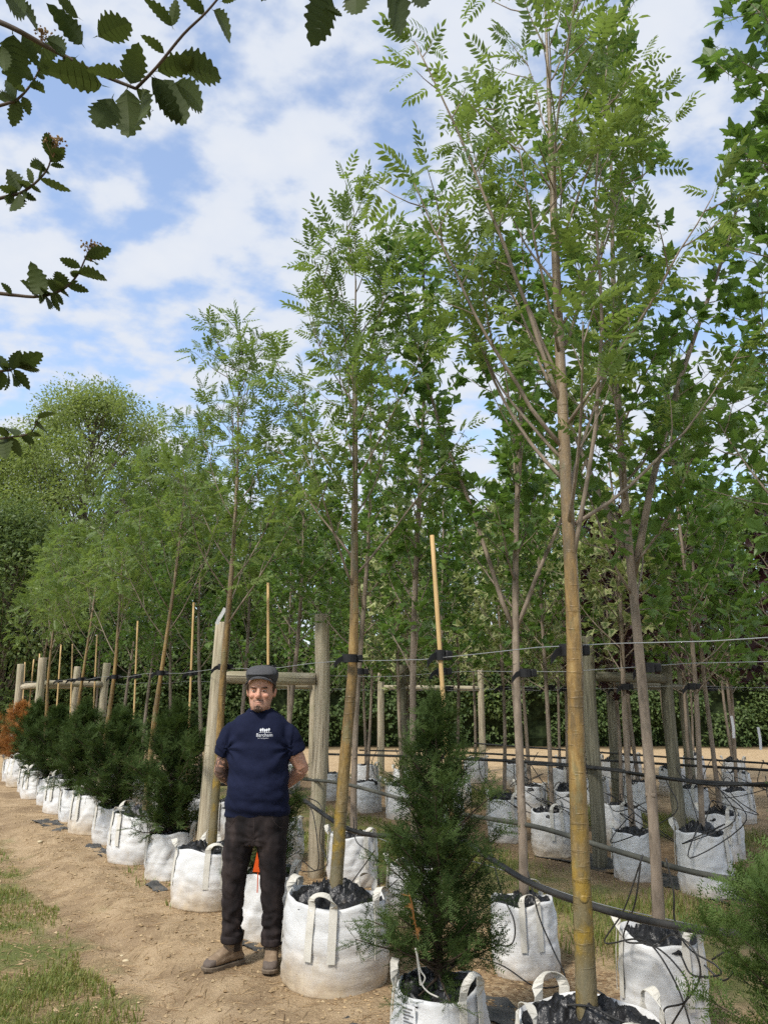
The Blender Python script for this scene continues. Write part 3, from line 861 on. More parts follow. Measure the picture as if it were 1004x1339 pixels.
# ------------------------------------------------------------------ tree skeletons
def unit(v): return v / max(np.linalg.norm(v), 1e-9)
def bend_line(rng, p, d, L, n, up=.0, wob=.06):
    pts = [np.array(p, float)]; d = unit(np.array(d, float)); st = L / n
    for i in range(n):
        d = unit(d + np.array([0, 0, up / n]) + rng.normal(0, wob, 3))
        pts.append(pts[-1] + d * st)
    return np.array(pts)
def sample(pts, t):
    q = t * (len(pts) - 1); i = min(int(q), len(pts) - 2); f = q - i
    return pts[i] * (1 - f) + pts[i + 1] * f, unit(pts[i + 1] - pts[i])

def grow(seed, H, lean=(0, 0), r0=.05, z_first=1.4, n_br=18, L_lo=1.2, L_hi=.45, ang=(48, 25), up=.8, twig_step=.13, twig_L=(.15, .4), leaf_step=.055,
         leaf_per_tip=3, trunk_top=.93, fork=None, lsize=(.16, .22), leaf_out=.9, leaf_drop=-.1, wob=.05, twig_from=.25, flat=.3, trunk_pts=None, density=1.):
    """returns trunk polyline and radii, branch list (polyline, radii, twigs), leaf anchors"""
    rng = np.random.default_rng(seed)
    n = 16
    ts = np.linspace(0, 1, n)
    if trunk_pts is None:
        tp = np.stack([lean[0] * ts + .025 * np.sin(ts * 7 + seed), lean[1] * ts + .025 * np.cos(ts * 6 + seed * 2) - .025 * math.cos(seed * 2), ts * H * trunk_top], 1)
        tp[:, 0] -= tp[0, 0]; tp[:, 1] -= tp[0, 1]
    else:
        tp = np.array([tuple(p) for p in spline(trunk_pts, n - 1)])
    tr = r0 * (1 - .94 * ts ** 1.7)
    tr[0] *= 1.18; tr[1] *= 1.03
    branches, LP, LD, LU, LT = [], [], [], [], []
    def leaves_on(pts, t0, step, tips, bright):
        L = np.linalg.norm(np.diff(pts, axis=0), axis=1).sum()
        m = max(1, int(L * (1 - t0) / step * density))
        for k in range(m):
            t = t0 + (1 - t0) * (k + rng.random()) / m
            p, d = sample(pts, t)
            th = rng.uniform(0, 6.283)
            o_ = np.cross(d, [math.cos(th), math.sin(th), .3]); o_ = unit(o_)
            q = unit(o_ * leaf_out + d * .55 + np.array([0, 0, leaf_drop + rng.normal(0, .15)]))
            LP.append(p); LD.append(q); LU.append(np.array([0, 0, 1.]) + rng.normal(0, flat, 3)); LT.append(bright)
        p = pts[-1]; d = unit(pts[-1] - pts[-2])
        for k in range(tips):
            q = unit(d + rng.normal(0, .45, 3) + np.array([0, 0, leaf_drop]))
            LP.append(p); LD.append(q); LU.append(np.array([0, 0, 1.]) + rng.normal(0, flat, 3)); LT.append(bright + .15)
    def limb(p, d, L, r, up_, lvl_twigs=True, n_=9, tf=None):
        pts = bend_line(rng, p, d, L, n_, up_, wob)
        rad = r * np.linspace(1, .22, n_ + 1) ** .9
        tw = []
        k = max(2, int(L * (1 - twig_from) / twig_step))
        for i in range(k):
            t = (twig_from if tf is None else tf) + (1 - (twig_from if tf is None else tf)) * (i + rng.random() * .8) / k
            q, dd = sample(pts, min(t, .99))
            o_ = unit(rng.normal(0, 1, 3)); o_ = unit(o_ - dd * o_.dot(dd))
            tl = rng.uniform(*twig_L) * (1.15 - .45 * t)
            tp_ = bend_line(rng, q, dd * .75 + o_ * .85, tl, 3, .35, .08)
            tw.append((tp_, np.linspace(.0038, .0016, 4)))
            leaves_on(tp_, .15, leaf_step, leaf_per_tip, rng.random())
        leaves_on(pts, .6, leaf_step, leaf_per_tip + 1, rng.random())
        branches.append((pts, rad, tw))
    for i in range(n_br):
        f = (i + rng.uniform(-.3, .3)) / n_br
        z = z_first + (H * trunk_top * .97 - z_first) * np.clip(f, 0, 1)
        t = np.interp(z, tp[:, 2], ts)
        p, d = sample(tp, min(t, .99))
        az = i * 2.39996 + rng.uniform(-.35, .35) + seed
        an = R(ang[0] + (ang[1] - ang[0]) * f + rng.uniform(-7, 7))
        L = (L_lo + (L_hi - L_lo) * f) * rng.uniform(.75, 1.15)
        limb(p, [math.cos(az) * math.sin(an), math.sin(az) * math.sin(an), math.cos(an)], L, max(.005, np.interp(t, ts, tr) * .34), up * rng.uniform(.5, 1.3))
    for fk in (fork or []):        # extra main limbs: z, azimuth, angle, length, radius
        t = np.interp(fk[0], tp[:, 2], ts); p, d = sample(tp, min(t, .99))
        an = R(fk[2])
        limb(p, [math.cos(fk[1]) * math.sin(an), math.sin(fk[1]) * math.sin(an), math.cos(an)], fk[3], fk[4], fk[5] if len(fk) > 5 else .35, n_=12, tf=.35)
    limb(tp[-1], unit(tp[-1] - tp[-2]), H * (1 - trunk_top) + .1, tr[-1] * .9 + .002, .2, tf=.0)
    LT = np.clip(np.array(LT) * .55 + rng.random(len(LP)) * .45, 0, 1)
    return dict(tp=tp, tr=tr, br=branches, P=np.array(LP), D=np.array(LD), U=np.array(LU), T=LT, S=rng.uniform(lsize[0], lsize[1], len(LP)), rng=rng)

def knotty(tr, k, rng, amt=.03, n=None):
    n = len(tr)
    return 1 + rng.normal(0, amt * .5, (n, k)) * .6

LEAFMESH = {}
def leaf_mesh(name, tpl, mat, tint):
    key = (name, id(tpl), round(tint, 1))
    if key not in LEAFMESH:
        mb = MB(); mb.add(tpl[0], tpl[1], tint, tpl[2]); LEAFMESH[key] = mb.mesh('leaf', mat)
    return LEAFMESH[key]

def tree_parts(g, bark, leafmat, tpls, n_leaf_parts=0, split=True, kt=12, twigmat=None, name='leaf', smoothleaf=False, knots=True, origin=(0, 0, 0)):
    """meshes of a tree: list of (part name, mesh, matrix, kind)"""
    rng = g['rng']; parts = []
    # refine the trunk
    pts = spline(g['tp'], 46); rad = np.interp(np.linspace(0, 1, 47), np.linspace(0, 1, len(g['tr'])), g['tr'])
    if knots:
        for q in range(11):
            i = rng.integers(3, 44); rad[i] *= rng.uniform(1.02, 1.055)
    wob = 1 + rng.normal(0, .018, (47, kt))
    mb = MB(); add_tube(mb, pts, rad, kt, True, wob=wob)
    if knots:   # branch scars
        for q in range(9):
            i = int(rng.integers(4, 30)); th = rng.uniform(0, 6.28)
            c = np.array(pts[i]) + np.array([math.cos(th), math.sin(th), 0]) * rad[i] * .92
            add_tube(mb, [c - np.array([math.cos(th), math.sin(th), 0]) * rad[i] * .1, c + np.array([math.cos(th), math.sin(th), .1]) * rad[i] * .10, c + np.array([math.cos(th), math.sin(th), .1]) * rad[i] * .13], [rad[i] * .5, rad[i] * .4, rad[i] * .18], 9)
    if not split:
        for p, r_, tw in g['br']:
            add_tube(mb, p, r_, 5, False)
            for q, rr in tw: add_tube(mb, q, rr * 1.2, 3, False)
    parts.append(('trunk', mb.mesh('trunk', bark, True), None, None))
    if split:
        for p, r_, tw in g['br']:
            mb = MB(); add_tube(mb, p, r_, 7, True)
            for q, rr in tw: add_tube(mb, q, rr, 4, False)
            parts.append(('branch', mb.mesh('branch', twigmat or bark, True), None, None))
    idx = np.arange(len(g['P']))
    if n_leaf_parts:
        wp = g['P'] + np.array(origin); 
        dist = np.linalg.norm(wp - np.array([0, 0, EYE]), axis=1)
        vis = visible(wp)
        order = np.argsort(dist + (~vis) * 1000 + rng.random(len(dist)) * .8)
        solo = order[:n_leaf_parts]
        Mx = orient(g['D'], g['U'])
        for i in solo:
            k = int(rng.integers(0, len(tpls)))
            mat4 = np.eye(4); mat4[:3, :3] = Mx[i] * g['S'][i]; mat4[:3, 3] = g['P'][i]
            parts.append(('leaf', leaf_mesh(name, tpls[k], leafmat, g['T'][i]), Matrix(mat4.tolist()), None))
        idx = np.setdiff1d(idx, solo)
    mb = MB()
    scatter(mb, tpls, g['P'][idx], g['D'][idx], g['U'][idx], g['S'][idx], g['T'][idx], rng)
    parts.append(('crown', mb.mesh('crown', leafmat, smoothleaf), None, 'stuff'))
    return parts
def visible(W):
    d = W - np.array([0, 0, EYE])
    zc_ = d[:, 1] * math.cos(PITCH) + d[:, 2] * math.sin(PITCH); yc = -d[:, 1] * math.sin(PITCH) + d[:, 2] * math.cos(PITCH)
    px = 502 + 1005 * d[:, 0] / np.maximum(zc_, .1); py = 669.5 - 1005 * yc / np.maximum(zc_, .1)
    return (zc_ > .2) & (px > 0) & (px < 1004) & (py > 0) & (py < 1339)
def put_tree(parts, name, label, cat, loc, group, rz=0, scale=1., mats=None):
    t = thing(name, label, cat, loc, group, rz, scale)
    for pn, me, mx, kind in parts:
        o_ = bpy.data.objects.new(pn, me); col.objects.link(o_); o_.parent = t
        if mx is not None: o_.matrix_local = mx
        if kind: o_['kind'] = kind
    return t

# ------------------------------------------------------------------ front row: feathery golden-trunked trees
def base_of(pos, z=.36):
    return (pos.x, pos.y, float(gz(pos.x, pos.y)) + z)
GR = 'feathery golden-trunked trees of the front row'
def rowan(i, H, seed, lean, r0, n_br, nleaf, label, **k):
    p = rw(TREE_S[i], TREE_A[i]); b = base_of(p)
    kw = dict(z_first=2.0, n_br=n_br, L_lo=1.35, L_hi=.5, ang=(46, 24), up=.75, twig_step=.13, twig_L=(.16, .42), leaf_step=.075, leaf_per_tip=3, lsize=(.11, .21), flat=.4, density=1.0 if i == 0 else 1.5)
    kw.update(k)
    g = grow(seed, H, lean, r0, **kw)
    parts = tree_parts(g, M['goldbark'], M['rowan'], T_ROWAN, nleaf, True, 16 if i < 2 else 12, M['bark'], 'rowan', origin=b)
    put_tree(parts, 'rowan_tree', label, 'tree', b, GR)
    return parts
rowan(0, 5.25, 11, (.05, .0), .036, 17, 300, 'nearest golden-trunked tree, thick trunk right of centre, feathery leaves to the top edge',
      z_first=1.95, L_lo=1.15, L_hi=.45, twig_from=.4,
      fork=[(2.15, 2.75, 40, 1.55, .0095, .9), (2.3, 3.3, 44, 1.45, .0105, .6), (1.95, .15, 58, 1.4, .009, .7), (2.5, 3.6, 20, 1.9, .011, .3), (2.75, .5, 26, 1.8, .011, .5), (1.75, -.2, 8, 2.6, .0105, .0), (2.6, 2.2, 24, 1.7, .009, .4), (2.9, 4.6, 24, 1.6, .009, .4)],
      trunk_pts=[(0, 0, 0), (.012, .0, .9), (.03, .0, 1.5), (.035, 0, 2.3), (.045, .01, 3.2), (.06, .02, 4.1), (.07, .02, 4.9)])
rowan(1, 4.75, 23, (.14, .0), .038, 19, 200, 'second golden-trunked tree, rising from the bag beside the boots of the man', z_first=1.9, L_lo=1.3, twig_from=.35,
      trunk_pts=[(0, 0, 0), (.05, 0, .8), (.10, 0, 1.5), (.10, .02, 2.3), (.10, .02, 3.2), (.09, .0, 4.3)])
rowan(2, 4.65, 37, (.3, .0), .034, 18, 80, 'third golden-trunked tree, leaning past the pale timber post behind the man', z_first=1.8, L_lo=1.25,
      trunk_pts=[(.0, .03, 0), (.02, .03, .8), (.03, .02, 1.5), (.06, .02, 2.3), (.07, .02, 3.2), (.04, .0, 4.2)])
P4r = rowan(3, 4.3, 41, (.35, .0), .030, 17, 0, 'fourth golden-trunked tree, leaning to the right left of the man', z_first=1.75, L_lo=1.2,
      trunk_pts=[(.02, 0, 0), (.06, 0, 1.0), (.11, 0, 1.6), (.20, .0, 2.8), (.23, .0, 3.9)])
P5r = rowan(4, 4.2, 53, (.15, .0), .030, 17, 0, 'fifth golden-trunked tree along the front row', z_first=1.7, L_lo=1.2,
      trunk_pts=[(.0, .0, 0), (.06, .0, 1.0), (.09, .0, 1.6), (.08, .0, 2.6), (.06, .0, 3.8)])
for i, lb in ((5, 'sixth golden-trunked tree along the front row'), (6, 'seventh golden-trunked tree along the front row'), (7, 'farthest golden-trunked tree of the front row')):
    p = rw(TREE_S[i], TREE_A[i])
    put_tree([P4r, P5r, P4r][i - 5], 'rowan_tree', lb, 'tree', base_of(p), GR, [-.35, 2.9, .6][i - 5], [.95, .98, .95][i - 5])

# ------------------------------------------------------------------ second row: green maples
GM = 'green maples of the second row'
def maple(seed, H, r0, nleaf, origin, **k):
    kw = dict(z_first=1.6, n_br=22, L_lo=1.05, L_hi=.4, ang=(50, 28), up=.7, twig_step=.12, twig_L=(.15, .42), leaf_step=.055, leaf_per_tip=3, lsize=(.075, .125),
              leaf_drop=-.15, flat=.42, trunk_top=.94, twig_from=.12)
    kw.update(k)
    kw.setdefault('density', 1.75)
    g = grow(seed, H, (random.Random(seed).uniform(.08, .2), 0), r0, **kw)
    return tree_parts(g, M['bark'], M['maple'], T_MAPLE, nleaf, True, 12, None, 'maple', origin=origin)
MB_P = []
mspec = [dict(H=6.0, r0=.029, n=160, k=dict(n_br=30, L_lo=.85, L_hi=.4)),
         dict(H=5.9, r0=.028, n=160, k=dict(n_br=22, z_first=1.55, L_lo=1.1, fork=[(1.85, .3, 20, 3.1, .022, .0), (1.95, 2.6, 20, 2.6, .017, .1)])),
         dict(H=5.0, r0=.027, n=120, k=dict(n_br=14, z_first=1.75, L_lo=.8, L_hi=.35, fork=[(1.62, 3.0, 24, 2.9, .017, .15), (1.64, .2, 26, 2.5, .016, .15), (1.62, 1.6, 16, 2.6, .014, .1)])),
         dict(H=5.55, r0=.027, n=120, k=dict(n_br=30, L_lo=.62, L_hi=.3, ang=(38, 22), z_first=1.35)),
         dict(H=4.7, r0=.028, n=0, k=dict(n_br=20, L_lo=.95)),
         dict(H=4.2, r0=.028, n=0, k=dict(n_br=19, L_lo=.85))]
mlab = ['tall green maple at the right edge, its crown running out of the frame', 'green maple right of the thick golden trunk, forking into two stems',
        'pale-stemmed maple left of the thick golden trunk, opening into a vase of stems', 'dark dense green maple behind the pale cane of the standing yew',
        'slender maple just behind the second golden trunk']
for i, (s_, a_) in enumerate(ROWB):
    p = rw(s_, a_); b = base_of(p, .38)
    if i < 6:
        q = mspec[i]; parts = maple(101 + i * 7, q['H'], q['r0'], q['n'], b, **q['k']); MB_P.append(parts)
        lb = mlab[i] if i < 5 else 'green maple behind the timber frame, sixth from the right in the second row'
        put_tree(parts, 'maple_tree', lb, 'tree', b, GM)
    else:
        put_tree(MB_P[4 + i % 2], 'maple_tree', f'green maple of the second row, {ORD[i]} from the right', 'tree', b, GM, i * 1.3, .9 + .07 * math.sin(i * 2.1))

# ------------------------------------------------------------------ rows behind
def back_tree(seed, H, leaf, tpl, n_br, ls, lo, z_first=1.35, dens=.9):
    g = grow(seed, H, (.05, 0), .026, z_first=z_first, n_br=n_br, L_lo=lo, L_hi=.35, ang=(56, 26), up=.7, twig_step=.14, twig_L=(.15, .42), leaf_step=.07, leaf_per_tip=2,
             lsize=ls, leaf_drop=-.15, flat=.35, twig_from=.15, density=dens)
    return tree_parts(g, M['bark'], M[leaf], tpl, 0, False, 8, knots=False)
V1 = back_tree(201, 4.7, 'varieg', T_FARM, 34, (.09, .14), 1.1, 1.35, 1.2)
V2 = back_tree(207, 4.4, 'varieg', T_FARM, 32, (.09, .14), 1.1, 1.35, 1.2)
PU = back_tree(213, 3.9, 'purple', T_FARM, 26, (.11, .16), 1.0, 1.2, 1.15)
G1 = back_tree(219, 5.2, 'maple', T_FARM, 34, (.10, .15), 1.1, 1.35, 1.3)
def row_trees(rowp, kinds, nm, labs):
    for i, (s_, a_) in enumerate(rowp):
        p = rw(s_, a_); k = kinds[i % len(kinds)]
        parts, word = {'v': (V1, 'cream-edged variegated'), 'w': (V2, 'cream-edged variegated'), 'p': (PU, 'dark purple-leaved'), 'g': (G1, 'plain green')}[k]
        put_tree(parts, 'maple_tree', f'{word} maple in the {nm} row, {ORD[i]} from the right end', 'tree', base_of(p, .38), f'maples of the {nm} row', i * 2.1 + a_, .92 + .1 * math.sin(i * 1.7 + a_))
row_trees(ROWC, 'gvgwgvggg', 'third', None)
row_trees(ROWD, 'ggpvggvg', 'fourth', None)
row_trees(ROWE, 'pgppvvgv', 'fifth', None)
row_trees(ROWF, 'pgpgv', 'sixth', None)
row_trees(ROWG, 'gpgg', 'last', None)

# ------------------------------------------------------------------ yews
def yew_mesh(seed, H, Rr, n_br, open_=.0, spray=(.10, .17), r_in=.1, step=.026):
    rng = np.random.default_rng(seed)
    P_, D_, T_ = [], [], []
    st = MB()
    add_tube(st, [(0, 0, 0), (.01, .01, H * .5), (0, 0, H * .92)], [.022, .016, .004], 7)
    for i in range(n_br):
        f = (i + rng.random()) / n_br
        z = .02 + (H * .86) * f ** 1.3
        az = i * 2.39996 + rng.uniform(-.4, .4)
        prof = Rr * (.72 + .55 * f) if f < .38 else Rr * (.9 * (1 - ((f - .38) / .62) ** 1.25) + .12)
        L = prof * rng.uniform(.8, 1.12 + open_) 
        if rng.random() < .10 + open_ * .12: L *= 1.25
        el = R(rng.uniform(-14, 26) + 50 * f ** .8)
        pts = bend_line(rng, (0, 0, z), [math.cos(az) * math.cos(el), math.sin(az) * math.cos(el), math.sin(el)], L, 7, .25, .06)
        add_tube(st, pts, np.linspace(.007, .002, 8), 4, False)
        m_ = max(5, int(L / step))
        for k in range(m_):
            t = r_in + (1 - r_in) * (k + rng.random()) / m_
            p, d = sample(pts, min(t, .995))
            o_ = unit(rng.normal(0, 1, 3)); o_ = unit(o_ - d * o_.dot(d)); 
            q = unit(d * .8 + o_ * .75 + np.array([0, 0, .18]))
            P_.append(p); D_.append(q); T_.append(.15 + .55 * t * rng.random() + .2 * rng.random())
        for k in range(2):
            P_.append(pts[-1]); D_.append(unit(pts[-1] - pts[-2] + rng.normal(0, .25, 3))); T_.append(.5 + .4 * rng.random())
    for k in range(26):
        z = H * rng.uniform(.75, .95); P_.append(np.array([0, 0, z])); D_.append(unit(np.array([rng.normal(0, .35), rng.normal(0, .35), 1.]))); T_.append(.6)
    P_, D_ = np.array(P_), np.array(D_)
    U_ = np.tile([0, 0, 1.], (len(P_), 1)) + rng.normal(0, .4, (len(P_), 3))
    mb = MB()
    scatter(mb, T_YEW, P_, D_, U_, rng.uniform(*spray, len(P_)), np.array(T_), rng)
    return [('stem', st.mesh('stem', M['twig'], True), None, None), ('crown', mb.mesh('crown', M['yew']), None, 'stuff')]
YN = yew_mesh(301, 1.30, .235, 108, .75, (.08, .135))
YD = yew_mesh(302, 1.16, .39, 120, .35, (.09, .15))
YE = yew_mesh(303, 1.10, .41, 120, .4, (.09, .15))
YR = yew_mesh(304, .98, .60, 210, .15, (.085, .13), .3, .019)
ylab = ['yew pushing into the bottom right corner, bright green shoots', 'tall upright yew with open sprays standing right of the man, in the centre bottom',
        'yew peeking out on both sides behind the legs of the man', 'dense dark yew nearest left of the man', 'second dense dark yew left of the man',
        'third dense dark yew left of the man', 'fourth dense dark yew left of the man', 'fifth dense dark yew left of the man', 'orange-brown dead yew at the left edge']
for i, (s_, a_) in enumerate(zip(YEW_S, YEW_A)):
    p = rw(s_, a_); b = base_of(p, .36)
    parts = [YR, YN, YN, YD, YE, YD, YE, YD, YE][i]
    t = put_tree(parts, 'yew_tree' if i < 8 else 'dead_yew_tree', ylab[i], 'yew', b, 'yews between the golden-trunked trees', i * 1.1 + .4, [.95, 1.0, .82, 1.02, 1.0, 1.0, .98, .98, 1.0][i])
    if i == 0:
        for c in t.children:
            if c.name.startswith('crown'): c.material_slots[0].link = 'OBJECT'; c.material_slots[0].material = M['yewb']
    if i == 8:
        for c in t.children:
            c.material_slots[0].link = 'OBJECT'; c.material_slots[0].material = M['deadyew']
    if i == 1:   # withered twigs
        rng = np.random.default_rng(5)
        for q, (dx, dz, az) in enumerate(((-.10, .36, -1.9),)):
            mb = MB(); n_ = 7
            d0 = np.array([math.cos(az) * .4, math.sin(az) * .6, .8])
            pts = bend_line(rng, (dx, -.22, dz - .12), unit(d0), .26 if q == 0 else .12, 6, 0, .05)
            P_ = np.array([sample(pts, t_)[0] for t_ in np.linspace(.1, .99, 12)]); D_ = np.array([unit(sample(pts, t_)[1] + rng.normal(0, .5, 3)) for t_ in np.linspace(.1, .99, 12)])
            add_tube(mb, pts, .003, 4, True, .5)
            scatter(mb, T_YEW, P_, D_, rng.normal(0, 1, (12, 3)), np.full(12, .035), np.full(12, .5), rng)
            wt = mb.obj('withered_twig', M['deadyew'], t); wt['label'] = 'withered orange-brown twig'
            wt.rotation_euler = (0, 0, -(t.rotation_euler.z))

# ------------------------------------------------------------------ hedge and trees behind the nursery
def clump_tree(seed, H, Rr, leaf, n_leaf, z0=.2, ls=(.10, .18), tall=1.0, loose=.25, n_cl=70, bark='farbark', rt=.12, csz=(.16, .34)):
    rng = np.random.default_rng(seed)
    st = MB()
    tp = np.array([(0, 0, -.2), (.1, 0, H * .3), (.0, .1, H * .6), (.1, 0, H * .93)])
    add_tube(st, spline(tp, 14), np.linspace(rt, rt * .12, 15), 9)
    cl = []
    for i in range(n_cl):
        f = (i + rng.random()) / n_cl
        z = H * (z0 + (1 - z0) * f)
        az = i * 2.39996 + rng.uniform(-.5, .5)
        prof = Rr * math.sin(math.pi * min(1, .16 + .84 * f * .98)) ** .65 * (1 + .28 * math.sin(az * 2 + seed) * math.sin(f * 5 + seed) + .14 * math.sin(az * 5 + f * 9))
        rr = prof * rng.uniform(.35, 1.0) ** .7
        c = np.array([math.cos(az) * rr, math.sin(az) * rr, z]); cl.append(c)
        zb = max(H * .12, z - rr * 1.1 - .4)
        pts = bend_line(rng, (0.05, .05, min(zb, H * .9)), c - np.array([0, 0, zb]), np.linalg.norm(c - np.array([0, 0, zb])), 5, 0, .05)
        add_tube(st, pts, np.linspace(rt * .28, .008, 6), 5, False)
    cl = np.array(cl)
    k = rng.integers(0, n_cl, n_leaf)
    sz = Rr * rng.uniform(csz[0], csz[1], n_cl)
    o_ = rng.normal(0, 1, (n_leaf, 3)); o_ /= np.linalg.norm(o_, axis=1, keepdims=True)
    rad = rng.random(n_leaf) ** .45 * (1 + loose * rng.normal(0, .5, n_leaf))
    P_ = cl[k] + o_ * (rad * sz[k])[:, None] * np.array([1.15, 1.15, .8])
    D_ = o_ + rng.normal(0, .5, (n_leaf, 3)) + np.array([0, 0, -.3])
    U_ = np.tile([0, 0, 1.], (n_leaf, 1)) + rng.normal(0, .5, (n_leaf, 3)) + o_ * .4
    tint = np.clip(rng.random(n_cl)[k] * .55 + .45 * rng.random(n_leaf), 0, 1)
    mb = MB(); scatter(mb, T_DIA, P_, D_, U_, rng.uniform(*ls, n_leaf), tint, rng)
    return [('trunk', st.mesh('trunk', M[bark], True), None, None), ('crown', mb.mesh('crown', M[leaf]), None, 'stuff')]
WD = clump_tree(401, 7.9, 2.9, 'wood1', 26000, .06, (.13, .22), n_cl=110)
WE = clump_tree(402, 7.4, 2.7, 'hedge', 26000, .03, (.12, .2), n_cl=110)
WP = clump_tree(403, 12.8, 4.9, 'wood2', 85000, .14, (.09, .15), loose=.25, n_cl=190, rt=.16, csz=(.10, .24))
bt = [((-11.5, 23.5), WE, .95, 'dark leafy tree low at the left edge behind the orange bush'), ((-7.2, 26), WE, 1.0, 'dark tree left of the far timber frames'),
      ((-3.2, 27), WD, 1.0, 'mid green tree behind the head of the man'), ((.8, 27.5), WE, .98, 'dense green tree behind the standing yew'), ((4.6, 27), WD, 1.0, 'green tree beyond the thick golden trunk'),
      ((8.6, 27.5), WE, 1.05, 'dense dark tree behind the fourth row at right'), ((12.6, 27), WD, 1.05, 'green tree behind the right-hand rows'), ((16.8, 28), WE, 1.1, 'dark tree at the far right behind the rows'),
      ((-15.5, 27), WD, 1.1, 'green tree out at the left edge behind the yews')]
for i, (xy, parts, sc_, lb) in enumerate(bt):
    put_tree(parts, 'woodland_tree', lb, 'tree', (xy[0], xy[1], 0), 'trees behind the nursery', i * 1.9, sc_)
put_tree(WP, 'ash_tree', 'tall loose yellow-green tree against the sky at left', 'tree', (-12.2, 30.5, 0), 'tall trees behind the nursery', .3, 1.08)
put_tree(WP, 'ash_tree', 'pale yellow-green tree at the left edge beside the tall one', 'tree', (-16.2, 31.5, 0), 'tall trees behind the nursery', 4.1, .93)
put_tree(WP, 'ash_tree', 'lower yellow-green tree beside the tall one, left of the third golden trunk', 'tree', (-8.6, 33.5, 0), 'tall trees behind the nursery', 2.3, .86)

def build_hedge():
    rng = np.random.default_rng(77)
    t = thing('hedge', 'long dense green hedge closing the nursery behind the straw track', 'hedge', (2, 25.2, 0))
    n = 60000
    X = rng.uniform(-19, 21, n)
    top = 3.3 + .5 * fbm(X * .5, X * 0 + 2, 4, 3)
    Z = rng.random(n) ** .9 * top
    bulge = .8 + .55 * fbm(X * .8, Z * .9, 12, 3) + .25 * np.sin(math.pi * Z / top)
    Y = -bulge - rng.random(n) ** 2 * .1 + rng.random(n) ** 2 * .7
    ok_ = (fbm(X * 1.1, Z * 1.4, 51, 4) + .25 * (Z / top) > -.16) & (rng.random(n) < .35 + 1.2 * Z)
    X, Y, Z, top = X[ok_], Y[ok_], Z[ok_], top[ok_]; n = len(X)
    P_ = np.stack([X, Y, Z], 1)
    D_ = np.stack([rng.normal(0, .6, n), -.6 + rng.normal(0, .4, n), -.4 + rng.normal(0, .4, n)], 1)
    U_ = np.stack([rng.normal(0, .4, n), -.6 + rng.normal(0, .3, n), np.full(n, .8)], 1)
    tint = np.clip(.5 + .5 * fbm(X * 1.3, Z * 1.3, 31, 3) * 1.2 + rng.normal(0, .18, n), 0, 1)
    mb = MB(); scatter(mb, T_SIMPLE, P_, D_, U_, rng.uniform(.09, .16, n), tint, rng)
    c = mb.obj('foliage', M['hedge'], t); c['kind'] = 'stuff'
    # dark green backing sheet, shade of the hedge's depth put into its colour
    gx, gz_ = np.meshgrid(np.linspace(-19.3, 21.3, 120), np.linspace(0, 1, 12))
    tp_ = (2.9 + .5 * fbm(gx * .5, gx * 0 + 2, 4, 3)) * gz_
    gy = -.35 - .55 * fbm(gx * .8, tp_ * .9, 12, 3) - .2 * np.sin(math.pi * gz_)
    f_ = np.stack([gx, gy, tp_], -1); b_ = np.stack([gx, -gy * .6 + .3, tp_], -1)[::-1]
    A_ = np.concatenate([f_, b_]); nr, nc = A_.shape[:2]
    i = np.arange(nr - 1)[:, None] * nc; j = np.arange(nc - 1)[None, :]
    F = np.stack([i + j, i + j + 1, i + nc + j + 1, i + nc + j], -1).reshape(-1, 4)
    m_ = Mat('hedge_shade_backing', .9, .1); m_.color(m_.ramp(m_.noise(m_.pos(), 9, 4), (.35, (.012, .018, .008)), (.7, (.035, .05, .018))))
    MB().add(A_.reshape(-1, 3), F).obj('dark_backing', m_.m, t)
build_hedge()

# ------------------------------------------------------------------ the man
def remesh(mb, voxel, it=4, fac=.5):
    me = mb.mesh('tmp', None)
    o_ = bpy.data.objects.new('tmp', me); col.objects.link(o_)
    m1 = o_.modifiers.new('r', 'REMESH'); m1.mode = 'VOXEL'; m1.voxel_size = voxel
    m2 = o_.modifiers.new('s', 'SMOOTH'); m2.factor = fac; m2.iterations = it
    dg = bpy.context.evaluated_depsgraph_get(); dg.update()
    out_ = bpy.data.meshes.new_from_object(o_.evaluated_get(dg))
    bpy.data.objects.remove(o_); bpy.data.meshes.remove(me)
    return out_
def rings(mb, rs, k=28, sq=2.3):
    """loft of horizontal super-ellipses: (z, cx, cy, rx, ry)"""
    P_ = []
    th = np.arange(k) * 2 * math.pi / k
    c, s_ = np.cos(th), np.sin(th)
    e = 2 / sq
    for z, cx_, cy_, rx, ry in rs:
        P_.append(np.stack([cx_ + rx * np.sign(c) * np.abs(c) ** e, cy_ + ry * np.sign(s_) * np.abs(s_) ** e, np.full(k, z)], 1))
    P_ = np.array(P_); n = len(P_)
    i = np.arange(n - 1)[:, None] * k; j = np.arange(k)[None, :]; j2 = (j + 1) % k
    F = np.stack([i + j, i + j2, i + k + j2, i + k + j], -1).reshape(-1, 4)
    V = np.concatenate([P_.reshape(-1, 3), P_[0].mean(0)[None], P_[-1].mean(0)[None]])
    n0 = mb.n; mb.add(V, F)
    a, b = n * k, n * k + 1; jj = np.arange(k); j3 = (jj + 1) % k
    mb.F3.append(np.concatenate([np.stack([np.full(k, a), j3, jj], 1), np.stack([np.full(k, b), (n - 1) * k + jj, (n - 1) * k + j3], 1)]) + n0)
def ball(mb, c, rx, ry, rz, k=16):
    ph = np.linspace(0, math.pi, 10)
    rings(mb, [(c[2] - rz * math.cos(p), c[0], c[1], max(rx * math.sin(p), 1e-4), max(ry * math.sin(p), 1e-4)) for p in ph], k, 2.)
def co(me):
    a = np.empty(len(me.vertices) * 3, np.float32); me.vertices.foreach_get('co', a); return a.reshape(-1, 3).astype(float)
def nor(me):
    a = np.empty(len(me.vertices) * 3, np.float32); me.vertices.foreach_get('normal', a); return a.reshape(-1, 3).astype(float)
